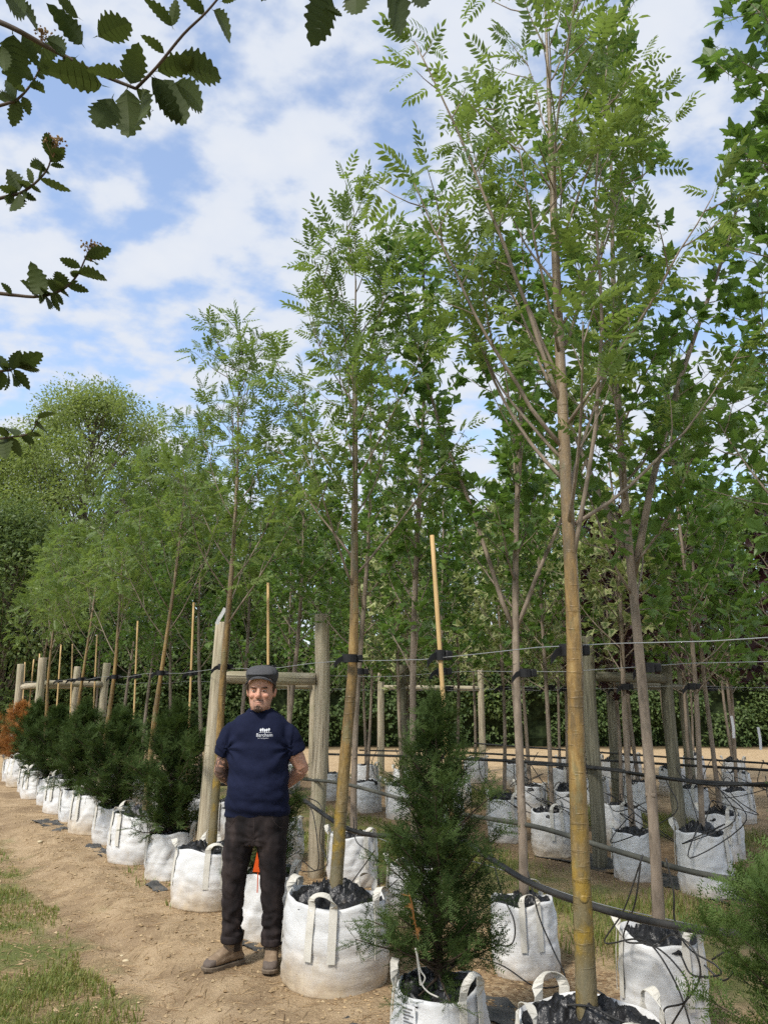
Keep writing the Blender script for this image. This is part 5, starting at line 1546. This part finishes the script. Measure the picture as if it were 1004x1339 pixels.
for i, (tp_, bt_) in enumerate(zip(tops, bots)):
    a_ = 2.55 if i == 0 else 2.74
    p1, p0 = at_row(*tp_, a_), at_row(*bt_, a_)
    d = (p1 - p0) / (p1.z - p0.z)
    p0 = p1 - d * (p1.z - .25)
    cane(p0, p1, .0125 if i == 0 else .0115 if i < 6 else .013, CN[i])
    if i < 8: tie(p1 - d * (p1.z - 1.815), .014, rw(0, 1), f'black tie on the {CN[i]}', 1.25)
tt = [at_row(746, 850, 2.5), at_row(457, 861, 2.5), at_row(292, 872, 2.5), at_row(210, 880, 2.5), at_row(150, 885, 2.5), at_row(106, 888, 2.5)]
for i, p in enumerate(tt):
    tie(p, [.036, .034, .032, .028, .028, .028][i], Vector((.9, .4, 0)), f'black strap tie on the {ORD[i]} golden trunk from the right', 1.15)
for i, (px_, py_) in enumerate(((846, 873), (686, 880), (577, 878), (470, 878))):
    p = at_row(px_, py_, 3.52); tie(p, .024, Vector((.9, .3, 0)), f'black tie on the stem of the second row, {ORD[i]} from the right', 1.2)
for rn_, rowp, z in (('third', ROWC[:5], 1.67), ('fourth', ROWD[:5], 1.66)):
    for i, (s_, a_) in enumerate(rowp):
        p = rw(s_, a_, z); p.x += .02; tie(p, .02, Vector((.9, .3, 0)), f'small black tie in the {rn_} row, {ORD[i]} from the right', 1.3)

# ------------------------------------------------------------------ drip tubes
def drip(pts, label, r=.0042, n=44, group='thin black drip tubes'):
    mb = MB(); add_tube(mb, spline(pts, n), r, 6)
    tag(mb.obj('drip_tube', M['pipe'], None, True), label, 'tube', group)
def loop_pts(c, rx, rz, n, az, turns=1.2, rng=None):
    o_ = []
    for i in range(n):
        t = 2 * math.pi * turns * i / (n - 1) + 1.2
        o_.append(Vector(c) + Vector((math.cos(az) * rx * math.cos(t), math.sin(az) * rx * math.cos(t), rz * math.sin(t) + .02 * i / n)))
    return o_
A_ = 3.34
def cam_plane(l, a_): return [at_row(x, y, a_) for x, y in l]
drip(cam_plane([(690, 1140), (705, 1200), (722, 1240), (738, 1283), (700, 1290), (655, 1262), (600, 1245)], 3.22), 'drip tube hanging down the side of the bag left of the thick golden trunk')
drip(cam_plane([(640, 1105), (655, 1165), (672, 1205), (668, 1235), (640, 1232), (600, 1215), (575, 1195)], 3.18), 'drip tube looping in front of the bag left of the golden trunk')
drip(cam_plane([(840, 1118), (815, 1190), (790, 1232), (830, 1228), (855, 1240), (885, 1290), (905, 1350)], 3.2), 'long drip tube falling from the pipe to the bottom right bag')
drip(cam_plane([(838, 1120), (830, 1180), (815, 1228), (850, 1235), (880, 1258), (900, 1295), (875, 1345)], 3.18), 'second drip tube looped over the bottom right bag')
drip(cam_plane([(870, 1122), (880, 1165), (882, 1205), (900, 1240), (935, 1262), (940, 1275), (905, 1275), (890, 1250)], 3.16), 'drip tube coiled at the rim of the bottom right bag')
drip(cam_plane([(862, 1232), (880, 1222), (905, 1240), (915, 1275), (895, 1310), (868, 1320), (872, 1352)], 3.14), 'drip tube crossing the front of the bottom right bag')
drip(cam_plane([(930, 1255), (950, 1245), (960, 1265), (945, 1282), (920, 1262)], 3.3), 'small coil of drip tube right of the bottom right bag')
drip(cam_plane([(395, 1040), (420, 1055), (418, 1100), (428, 1130), (400, 1140), (376, 1128)], 3.3), 'drip tube looped before the post behind the man')
drip(cam_plane([(384, 1085), (393, 1048), (408, 1060), (416, 1110), (414, 1138), (395, 1125)], 3.25), 'drip tube hanging in a narrow loop by the man')
drip(cam_plane([(462, 1068), (466, 1100), (490, 1120), (495, 1150), (500, 1166), (520, 1150)], 3.3), 'drip tube falling behind the second golden trunk')
drip(cam_plane([(490, 1112), (470, 1140), (450, 1165), (425, 1180)], 2.9), 'drip tube reaching down into the mud-splashed bag')
drip(cam_plane([(397, 1172), (412, 1158), (432, 1166), (446, 1182)], 2.5), 'short drip tube curling over the rim of the mud-splashed bag', .0045)
drip(cam_plane([(775, 1266), (776, 1290), (790, 1302), (806, 1322), (830, 1345)], 2.62), 'drip tube beside the foot of the thick golden trunk', .0045)
drip(cam_plane([(690, 1350), (730, 1318), (770, 1316), (800, 1330), (850, 1350)], 2.36), 'drip tube over the crumpled liner at the bottom edge', .0045)
rng = np.random.default_rng(12)
q = 0
for rn_, rowp, z in (('third', ROWC[:6], .88), ('fourth', ROWD[:5], .85), ('fifth', ROWE[:5], .8)):
    for i, (s_, a_) in enumerate(rowp):
        p = rw(s_, a_); q += 1
        for k in range(2):
            o1 = rw(s_ + rng.uniform(-.5, .5), a_ - .12, z)
            drip([o1, o1 + Vector((rng.uniform(-.2, .2), -.1, -.25)), p + Vector((rng.uniform(-.35, .35), -.26, rng.uniform(.3, .45))), p + Vector((rng.uniform(-.2, .2), -.12, .56)), p + Vector((0, -.02, .46))],
                 f'drip tube of the {rn_} row, {ORD[i]} bag from the right, {"lower" if k else "upper"} loop', .005, 24)

# ------------------------------------------------------------------ labels, tags
t = thing('plant_label', 'white plastic strip label stuck on top of the pale post behind the man', 'label', at_row(289, 806, 2.56))
V, F = ribbon([(-.035, 0, -.07), (-.012, -.004, -.02), (.015, 0, .03), (.035, .002, .075)], [(.9, .3, -.42)] * 4, [(0, -1, 0)] * 4, .032, .002)
MB().add(V, F).obj('strip', M['label'], t)
pb = rw(YEW_S[1], YEW_A[1]); f = toward(pb) - .62
t = thing('bag_label', 'white printed label on the bag of the standing yew', 'label', (pb.x + math.cos(f) * .222, pb.y + math.sin(f) * .222, .285), rz=f)
MB().add(*boxv(0, .003, -.036, .036, -.06, .05)).obj('card', M['label'], t, rot=(0, .06, 0))
for i in range(6):
    MB().add(*boxv(.0045, .0052, -.028, -.028 + [.05, .04, .055, .03, .05, .042][i], .034 - i * .013, .039 - i * .013)).obj('print_line', M['print'], t, rot=(0, .06, 0))
# cream string on the yew bag
c0 = Vector((pb.x - .09, pb.y - .13, .40))
drip_m = MB(); add_tube(drip_m, spline([c0 + Vector(v) for v in ((-.02, 0, .14), (-.005, -.01, .07), (.0, -.01, .0), (.02, -.02, .03), (.0, -.01, .06), (-.015, 0, .13), (.0, -.015, .02), (.03, -.03, -.02), (.075, -.05, -.035))], 40), .0035, 6)
tag(drip_m.obj('cream_string', M['web'], None, True), 'knotted cream string lying on the black liner of the standing yew', 'string')
# orange tag between the legs
p = rw(5.12, 2.32)
t = thing('orange_tag', 'bright orange plastic tag seen between the legs of the man', 'tag', (p.x, p.y, .52))
mb = MB(); V = [(-.034, 0, -.07), (.05, 0, -.075), (.034, .004, .085), (-.004, .004, .09)]
mb.add([(x, y, z) for x, y, z in V] + [(x, y + .004, z) for x, y, z in V], [(0, 1, 2, 3), (7, 6, 5, 4), (0, 4, 5, 1), (1, 5, 6, 2), (2, 6, 7, 3), (3, 7, 4, 0)])
mb.obj('plate', M['orange'], t)
MB().add(*boxv(-.003, .003, .004, .01, -.2, .05)).obj('stake', M['orange'], t)
for i, (x, y, a_) in enumerate(((675, 948, 9.2), (992, 965, 9.3), (957, 950, 9.2))):
    p = at_row(x, y, a_)
    V, F = ribbon([(0, 0, .13), (.01, 0, 0), (.004, 0, -.14)], [(1, .3, 0)] * 3, [(0, -1, 0)] * 3, .04, .003)
    tag(MB().add(V, F).obj('plant_label', M['label'], None, loc=p), ['white label hanging on a thin stem left of the golden trunk', 'white label hanging on a thin stem at the right edge', 'white label on a thin stem, second from the right edge'][i], 'label')

# ------------------------------------------------------------------ membrane scraps
def scrap(c, rz, lx, ly, seed, label):
    n, m_ = 22, 12
    X, Y = np.meshgrid(np.linspace(-1, 1, n), np.linspace(-1, 1, m_))
    ex = 1 + .45 * fbm(Y * 2 + seed, X * .4, seed, 3); ey = 1 + .6 * fbm(X * 2 + seed, Y * .4, seed + 4, 3)
    x, y = X * ex * lx / 2, Y * ey * ly / 2
    wx = c.x + x * math.cos(rz) - y * math.sin(rz); wy = c.y + x * math.sin(rz) + y * math.cos(rz)
    z = gz(wx, wy) - .004 + .03 * fbm(x * 5 + seed, y * 7, seed + 8, 3) + .02 * np.clip(ridged(x * 9 + seed, y * 9, seed), 0, 1) - .022 * sstep(.8, 1., np.abs(X)) * vnoise(Y * 3, X, seed)
    P_ = np.stack([wx - c.x, wy - c.y, z], -1)
    top = P_.reshape(-1, 3); bot = top - [0, 0, .004]
    i = np.arange(m_ - 1)[:, None] * n; j = np.arange(n - 1)[None, :]
    F = np.stack([i + j, i + j + 1, i + n + j + 1, i + n + j], -1).reshape(-1, 4)
    mb = MB().add(np.concatenate([top, bot]), np.concatenate([F, F[:, ::-1] + n * m_]))
    tag(mb.obj('membrane_scrap', M['membrane'], None, True, loc=(c.x, c.y, 0)), label, 'plastic sheet', 'scraps of black ground membrane')
RZ = ROW + math.pi / 2
scrap(rw(3.55, 2.22), RZ + .3, .5, .2, 1, 'black membrane scrap on the soil below the mud-splashed bag')
scrap(rw(3.15, 2.95), RZ, 1.1, .3, 2, 'black membrane strip between the standing yew and the bag behind it')
scrap(rw(2.35, 3.05), RZ, .8, .3, 3, 'black membrane strip behind the thick golden trunk')
scrap(rw(5.2, 2.36), RZ, .4, .2, 4, 'black membrane scrap behind the boots of the man')
scrap(rw(7.0, 2.24), RZ, .3, .1, 5, 'membrane scrap by the narrow bag nearest left of the man')
scrap(rw(8.95, 2.22), RZ, .7, .13, 6, 'long membrane scrap between the second and third large bags left of the man')
scrap(rw(10.9, 2.1), RZ + .1, 1.0, .22, 7, 'grey crumpled membrane scrap among the far bags at left')
scrap(rw(4.9, 6.1), RZ, 2.2, .5, 8, 'black membrane strip under the bags of the third row')

# ------------------------------------------------------------------ loose stones, clods, chips
def octa(mb, P_, S_, tint, rng, flat=.6):
    n = len(P_)
    base = np.array([(1, 0, 0), (0, 1, 0), (-1, 0, 0), (0, -1, 0), (0, 0, 1), (0, 0, -1)], float)
    F = np.array([(0, 1, 4), (1, 2, 4), (2, 3, 4), (3, 0, 4), (1, 0, 5), (2, 1, 5), (3, 2, 5), (0, 3, 5)])
    J = base[None] * rng.uniform(.6, 1.3, (n, 6, 3)); J[:, :, 2] *= flat
    th = rng.uniform(0, 6.28, n); c, s_ = np.cos(th), np.sin(th)
    X = J[:, :, 0] * c[:, None] - J[:, :, 1] * s_[:, None]; Y = J[:, :, 0] * s_[:, None] + J[:, :, 1] * c[:, None]
    J = np.stack([X, Y, J[:, :, 2]], -1) * S_[:, None, None] + P_[:, None]
    mb.add(J.reshape(-1, 3), (F[None] + (np.arange(n) * 6)[:, None, None]).reshape(-1, 3), np.repeat(tint, 6))
rng = np.random.default_rng(91)
n = 8000
s_ = 3 + rng.random(n) ** 1.6 * 10; a_ = rng.uniform(1.0, 2.5, n)
X, Y = a_ * CR - s_ * SR, a_ * SR + s_ * CR
S_ = .0025 + .016 * rng.random(n) ** 6
mb = MB(); octa(mb, np.stack([X, Y, gz(X, Y) + S_ * .2], 1), S_, rng.random(n), rng)
o_ = mb.obj('soil_clods', M['clod']); o_['kind'] = 'stuff'; tag(o_, 'small clods and pebbles strewn over the bare soil path', 'soil')
n = 9000
s_ = rng.uniform(1.5, 8, n); a_ = np.where(rng.random(n) < .7, rng.uniform(2.25, 3.9, n), rng.uniform(5.5, 7.6, n))
X, Y = a_ * CR - s_ * SR, a_ * SR + s_ * CR
S_ = .005 + .012 * rng.random(n) ** 2
mb = MB(); octa(mb, np.stack([X, Y, gz(X, Y) + .002], 1), S_, rng.random(n), rng, .3)
o_ = mb.obj('wood_chips', M['chip']); o_['kind'] = 'stuff'; tag(o_, 'brown wood chips and gravel between the bags', 'wood chips')
n = 3000
s_ = 3 + rng.random(n) ** 1.5 * 8; a_ = rng.uniform(.4, 2.4, n); X, Y = a_ * CR - s_ * SR, a_ * SR + s_ * CR
L_ = rng.uniform(.012, .06, n); th = rng.uniform(0, 6.28, n); w_ = rng.uniform(.0007, .0018, n)
c_, q_ = np.cos(th) * L_, np.sin(th) * L_
e1 = np.stack([X - c_, Y - q_, gz(X - c_, Y - q_) + .004], 1); e2 = np.stack([X + c_, Y + q_, gz(X + c_, Y + q_) + .004], 1)
sd = np.stack([-np.sin(th) * w_, np.cos(th) * w_, 0 * w_], 1); upz = np.array([0, 0, .003])
V = np.stack([e1 - sd, e1 + sd, e2 + sd, e2 - sd, (e1 + e2) / 2 + upz], 1).reshape(-1, 3); q = np.arange(n)[:, None] * 5
mb = MB().add(V, np.concatenate([np.concatenate([q + a, q + b, q + 4], 1) for a, b in ((0, 1), (1, 2), (2, 3), (3, 0))]), np.repeat(rng.random(n), 5))
o_ = mb.obj('dry_litter', M['chip']); o_['kind'] = 'stuff'; tag(o_, 'dry grass stems and bits of straw lying on the soil path', 'litter')
def stone(px_, py_, r_, label, seed):
    rg = np.random.default_rng(seed); d = ray(px_, py_); t_ = (-.07 - EYE) / d.z; p = Vector((0, 0, EYE)) + d * t_
    V = []; F = []; k = 10
    for j in range(1, 6):
        for i in range(k):
            q = rg.uniform(.85, 1.12); ph = math.pi * j / 6
            V.append((r_ * q * math.sin(ph) * math.cos(i * 6.283 / k), r_ * .75 * q * math.sin(ph) * math.sin(i * 6.283 / k), r_ * .5 * q * math.cos(ph)))
    n0 = len(V); V += [(0, 0, r_ * .5), (0, 0, -r_ * .5)]
    mb = MB().add(V, [(j * k + i, j * k + (i + 1) % k, j * k + k + (i + 1) % k, j * k + k + i) for j in range(4) for i in range(k)])
    mb.F3.append(np.array([(n0, (i + 1) % k, i) for i in range(k)] + [(n0 + 1, 4 * k + i, 4 * k + (i + 1) % k) for i in range(k)]))
    tag(mb.obj('stone', M['stone'], None, True, loc=(p.x, p.y, float(gz(p.x, p.y)) + r_ * .2)), label, 'stone')
stone(165, 1254, .024, 'pale stone on the path below the large bag, larger of a pair', 1)
stone(160, 1247, .015, 'small pale stone touching the larger stone on the path', 2)
stone(52, 1110, .03, 'white stone on the path at left by the grass edge', 3)

# ------------------------------------------------------------------ grass
def grass(n, sfun, keep, hl, label, seed, dry=.35):
    rng = np.random.default_rng(seed)
    s_, a_ = sfun(rng, n)
    X, Y = a_ * CR - s_ * SR, a_ * SR + s_ * CR
    k = keep(s_, a_, X, Y, rng); X, Y, s_, a_ = X[k], Y[k], s_[k], a_[k]
    n = len(X)
    th = rng.uniform(0, 6.283, n); h = rng.uniform(*hl, n) * (.6 + .6 * vnoise(X * 2.5, Y * 2.5, 8)); ln = rng.uniform(.2, .9, n) * h
    w_ = rng.uniform(.0018, .0038, n) * (1 + s_ * .05)
    c, s2 = np.cos(th), np.sin(th)
    Z = gz(X, Y) - .004
    b1 = np.stack([X - s2 * w_, Y + c * w_, Z], 1); b2 = np.stack([X + s2 * w_, Y - c * w_, Z], 1)
    mx = np.stack([X + c * ln * .35, Y + s2 * ln * .35, Z + h * .6], 1); m1 = mx + np.stack([-s2 * w_ * .8, c * w_ * .8, 0 * w_], 1); m2 = mx - np.stack([-s2 * w_ * .8, c * w_ * .8, 0 * w_], 1)
    tp_ = np.stack([X + c * ln, Y + s2 * ln, Z + h * .95], 1)
    V = np.stack([b1, b2, m2, m1, tp_], 1).reshape(-1, 3)
    q = np.arange(n)[:, None] * 5
    tint = np.clip(np.where(rng.random(n) < dry, rng.uniform(.7, 1, n), rng.uniform(0, .4, n)), 0, 1)
    mb = MB().add(V, (np.concatenate([q + 0, q + 1, q + 2, q + 3], 1)), np.repeat(tint, 5))
    mb.F3.append(np.concatenate([q + 3, q + 2, q + 4], 1))
    o_ = mb.obj('grass', M['grass']); o_['kind'] = 'stuff'; tag(o_, label, 'grass')
def verge_keep(s_, a_, X, Y, rng):
    d = fbm(X * 1.7, Y * 1.7, 21, 4) * .9 + fbm(X * 6, Y * 6, 22, 2) * .4
    e = 1.38 + .22 * fbm(s_ * 1.6, a_, 25, 3)
    return (rng.random(len(s_)) < np.clip(.42 + d * 1.5, .05, 1)) & (a_ < e)
grass(60000, lambda r, n: (3.2 + r.random(n) ** 1.7 * 9, r.uniform(-.2, 1.6, n)), verge_keep, (.025, .065), 'patchy green grass verge along the left of the soil path', 61, .38)
def aisle_keep(s_, a_, X, Y, rng):
    d = fbm(X * 1.1, Y * 1.1, 31, 4) * 1.0 + fbm(X * 5, Y * 5, 32, 2) * .3
    return rng.random(len(s_)) < np.clip(.3 + d * 1.6, .02, 1)
grass(34000, lambda r, n: (2.0 + r.random(n) ** 1.3 * 10, r.uniform(3.9, 5.7, n)), aisle_keep, (.04, .12), 'ragged grass in the aisle between the second and third rows', 62, .4)
grass(12000, lambda r, n: (4.5 + r.random(n) * 7, r.uniform(7.7, 9.0, n)), aisle_keep, (.05, .13), 'ragged grass in the aisle beyond the fourth row', 63, .45)
grass(2500, lambda r, n: (2.5 + r.random(n) * 6, r.uniform(2.1, 3.9, n)), lambda s_, a_, X, Y, rng: fbm(X * 2.2, Y * 2.2, 41, 3) > .32, (.03, .09), 'small weeds sprouting between the bags of the front rows', 64, .1)

# ------------------------------------------------------------------ whitebeam reaching in from the left
def tpl_whitebeam(seed):
    r_ = np.random.default_rng(seed)
    k = 30
    V, F = [], []
    drp = [.08, .3, -.1, .5][seed % 4]; fold = r_.uniform(.04, .26); tw = r_.uniform(-.15, .15)
    for i in range(k):
        t = i / (k - 1)
        w_ = .30 * max(0, math.sin(math.pi * min(1, t ** .85))) ** .72
        lob = (math.sin(2 * math.pi * 7 * t) * .5 + .5) ** .7
        w_ *= .74 + .34 * lob * (.6 + .4 * math.sin(math.pi * t))
        y = t + .035 * lob; z = -drp * t * t
        a_, b_ = w_ * r_.uniform(.96, 1.04), w_ * r_.uniform(.96, 1.04)
        V += [(.02 * math.sin(t * 3 + seed), t, z), (a_, y, z + fold * a_ + tw * a_ * t), (-b_, y, z + fold * b_ - tw * b_ * t)]
    for i in range(k - 1):
        a, b = i * 3, i * 3 + 3
        F += [(a, a + 1, b + 1), (a, b + 1, b), (a, b, b + 2), (a, b + 2, a + 2)]
    n0 = len(V); V += [(.012, .0, .004), (-.012, 0, .004), (0, -.16, .02)]; F.append((n0, n0 + 1, n0 + 2))
    for i in range(2, k - 6, 4):       # raised veins
        for sg in (1, -1):
            n0 = len(V); t = i / (k - 1); p = np.array([0, t, -.12 * t * t - .004]); e = np.array(V[min(i + 3, k - 1) * 3 + (1 if sg > 0 else 2)]) * .85 + np.array([0, 0, -.008])
            V += [tuple(p), tuple(p + [0, .018, 0]), tuple(e)]; F.append((n0, n0 + 1, n0 + 2))
    E_ = np.zeros(len(V))
    return np.array(V, float), np.array(F), E_
T_WB = [tpl_whitebeam(q) for q in range(1, 7)]
def build_whitebeam():
    rng = np.random.default_rng(7)
    base = Vector((-3.3, 1.1, float(gz(-3.3, 1.1)) - .05))
    t = thing('whitebeam_tree', 'dark lobed leaves and twigs of a tree overhanging the top left corner', 'tree', base)
    W = lambda p: Vector(p) - base
    mb = MB(); trunk = [W((-3.3, 1.1, -.05)), W((-3.25, 1.15, 1.2)), W((-3.2, 1.15, 2.4)), W((-3.15, 1.2, 3.6))]
    add_tube(mb, spline(trunk, 20), np.linspace(.085, .02, 21), 12); mb.obj('trunk', M['bark'], t, True)
    wb_m = {}
    def wleaf(p, tip, size_w=1., roll=None):
        p, tip = Vector(p), Vector(tip)
        L = (tip - p).length; d = np.array(tip - p) / L; L *= 1.04
        view = np.array(unit(np.array(Vector((0, 0, EYE)) - p)))
        up = np.array([0, 0, 1.]) * .8 - view * .75 + rng.normal(0, .22, 3)
        mx = orient(d[None], up[None])[0] * L
        mx[:, 0] *= size_w
        m4 = np.eye(4); m4[:3, :3] = mx; m4[:3, 3] = np.array(W(p))
        o_ = bpy.data.objects.new('leaf', leaf_mesh('wb', T_WB[int(rng.integers(0, 6))], M['white'], float(np.round(rng.random(), 1)))); col.objects.link(o_); o_.parent = t
        o_.matrix_local = Matrix(m4.tolist())
    def branch(pts, r0, r1, n=24, nm='branch'):
        mb = MB(); add_tube(mb, [W(p) for p in spline(pts, n)], np.linspace(r0, r1, n + 1), 8)
        mb.obj(nm, M['twig'], t, True)
    d0 = 1.12
    far = Vector((-3.2, 1.15, 2.9))
    branch([far, at(-420, 60, 1.5), at(-120, -10, 1.2), at(-5, 27, d0), at(60, 60, d0), at(120, 92, d0), at(178, 116, d0)], .0060, .0024, 40)
    branch([at(178, 116, d0), at(205, 88, d0 - .02), at(240, 45, d0 - .03), at(270, 16, d0 - .04), at(300, -20, d0 - .04)], .0024, .0014, 16, 'twig')
    LV = [((17, 45), (20, 109), 1.15), ((29, 46), (48, 84), .8), ((24, 5), (61, 36), .9), ((0, -22), (38, 20), .9), ((108, 58), (86, 22), .8), ((103, 23), (68, -8), .7), ((128, 47), (173, 25), 1.2), ((134, 112), (68, 90), 1.1),
          ((165, 100), (122, 82), .8), ((171, 110), (178, 68), 1.3), ((147, 128), (128, 173), 1.25), ((167, 116), (171, 186), 1.0), ((186, 116), (197, 174), .85), ((198, 101), (231, 158), .8), ((206, 105), (257, 164), .85),
          ((229, 109), (280, 139), .8), ((206, 93), (254, 82), 1.0), ((231, 80), (290, 99), 1.0), ((215, 70), (193, 45), .8), ((225, 35), (196, -4), .8), ((226, 34), (230, -2), .7), ((268, 19), (246, -10), .9), ((279, 14), (313, 49), .9), ((290, 2), (312, -6), .8),
          ((60, 50), (100, 70), .6), ((100, 75), (70, 100), .7), ((3, 60), (12, 98), .7), ((178, 116), (210, 150), .8)]
    for b_, e_, w_ in LV:
        dd = d0 + rng.uniform(-.05, .05)
        wleaf(at(*b_, dd), at(*e_, dd + rng.uniform(-.03, .02)), w_)
    # twig over the top edge
    branch([far, at(-100, -260, 1.5), at(200, -150, 1.3), at(360, -70, 1.15), at(430, -22, 1.1), at(520, -24, 1.08)], .010, .002, 30)
    for b_, e_, w_ in (((430, -14), (412, 54), .95), ((462, -20), (470, 30), 1.0), ((506, -20), (541, 44), .95), ((395, -40), (397, 4), .9), ((540, -25), (560, 18), .8), ((425, 10), (448, 20), .5), ((350, -50), (345, -4), .9)):
        wleaf(at(*b_, 1.1), at(*e_, 1.09), w_)
    # smaller twigs farther off
    def spray(pts, dd, leaves, flower=None, sz=1.):
        far2 = far + Vector((.1, .1, -.4))
        ps = [at(x, y, dd) for x, y in pts]
        pre = ps[0] + (ps[0] - ps[1]).normalized() * .45
        branch([far2, far2.lerp(pre, .6) + Vector((0, 0, .1)), pre] + ps, .0075, .0015, 30)
        for b_, e_ in leaves: wleaf(at(*b_, dd + rng.uniform(-.03, .03)), at(*e_, dd + rng.uniform(-.05, .05)), rng.uniform(.75, 1.1))
        if flower:
            mb = MB(); c = at(*flower, dd)
            pp = np.array([np.array(W(c)) + rng.normal(0, .010, 3) * [1.3, 1.3, .6] for _ in range(60)])
            octa(mb, pp, np.full(60, .0042), rng.random(60), rng, 1.)
            for q in pp[:12]: add_tube(mb, [np.array(W(c)) - [0, 0, .05], q], .0009, 3, False)
            o_ = mb.obj('flower_head', M['chip'], t); o_['label'] = 'faded brown flower head'
    spray([(-6, 140), (20, 132), (40, 112), (52, 90), (58, 66)], 2.3, [((20, 132), (2, 128)), ((25, 130), (18, 164)), ((30, 126), (40, 148)), ((22, 128), (4, 105)), ((34, 120), (16, 108)), ((38, 113), (60, 110)), ((42, 108), (58, 120)), ((45, 104), (27, 92)), ((50, 94), (72, 86)), ((54, 78), (80, 56)), ((56, 72), (44, 52)), ((30, 128), (42, 138)), ((47, 98), (62, 100))], (58, 44))
    spray([(-6, 261), (28, 252), (50, 236), (64, 218), (68, 196)], 2.15, [((22, 254), (2, 262)), ((26, 253), (22, 283)), ((28, 252), (46, 262)), ((24, 252), (2, 246)), ((26, 250), (12, 224)), ((34, 247), (30, 222)), ((40, 243), (54, 250)), ((44, 240), (34, 220)), ((52, 234), (90, 252)), ((50, 236), (62, 218)), ((62, 222), (50, 212)), ((66, 212), (84, 194)), ((66, 206), (60, 176)), ((66, 216), (84, 216)), ((30, 250), (38, 264)), ((18, 254), (6, 270))], (72, 186))
    spray([(-6, 383), (20, 386), (50, 388), (80, 380), (100, 362), (112, 338), (116, 328)], 2.2, [((16, 385), (3, 370)), ((50, 388), (38, 368)), ((55, 386), (50, 360)), ((60, 386), (66, 402)), ((66, 384), (76, 406)), ((70, 383), (78, 360)), ((62, 385), (44, 392)), ((78, 381), (94, 384)), ((84, 378), (76, 354)), ((88, 374), (116, 380)), ((92, 370), (102, 368)), ((98, 364), (98, 346)), ((102, 358), (142, 356)), ((106, 350), (80, 340)), ((112, 340), (130, 334)), ((114, 336), (143, 327)), ((72, 382), (82, 398)), ((58, 386), (70, 370))], (121, 322))
    spray([(-8, 486), (14, 484), (26, 478)], 2.1, [((6, 485), (0, 463)), ((16, 483), (24, 460)), ((20, 481), (52, 466)), ((22, 480), (48, 486)), ((18, 483), (40, 504)), ((10, 485), (16, 508)), ((4, 486), (2, 506)), ((12, 484), (30, 496)), ((14, 482), (2, 474)), ((24, 478), (46, 476))], None)
    spray([(-10, 575), (12, 572), (40, 566), (52, 545)], 2.5, [((8, 572), (2, 590)), ((14, 572), (24, 590)), ((20, 570), (14, 552)), ((28, 568), (44, 580)), ((36, 566), (54, 572)), ((42, 562), (34, 545)), ((46, 556), (68, 560)), ((50, 548), (72, 538)), ((10, 572), (0, 560))], None)
    # rest of the crown, outside the picture
    P_ = rng.normal(0, 1, (1500, 3)) * np.array([.75, .8, .75]) + np.array([-3.5, .5, 3.6])
    P_ = P_[~visible(P_)] - np.array(base)
    mb = MB(); scatter(mb, T_WB, P_, rng.normal(0, 1, P_.shape) + [0, 0, -.3], np.array([0, 0, 1.]) + rng.normal(0, .4, P_.shape), rng.uniform(.07, .1, len(P_)), rng.random(len(P_)), rng)
    c = mb.obj('crown', M['white'], t); c['kind'] = 'stuff'
    for i in range(7):
        an = i * .9; branch([far + Vector((0, 0, -.6 + i * .12)), far + Vector((math.cos(an) * .5 - .2, math.sin(an) * .5 - .3, .2 + i * .1)), far + Vector((math.cos(an) * .9 - .3, math.sin(an) * .9 - .5, .9))], .014, .003, 10)
build_whitebeam()
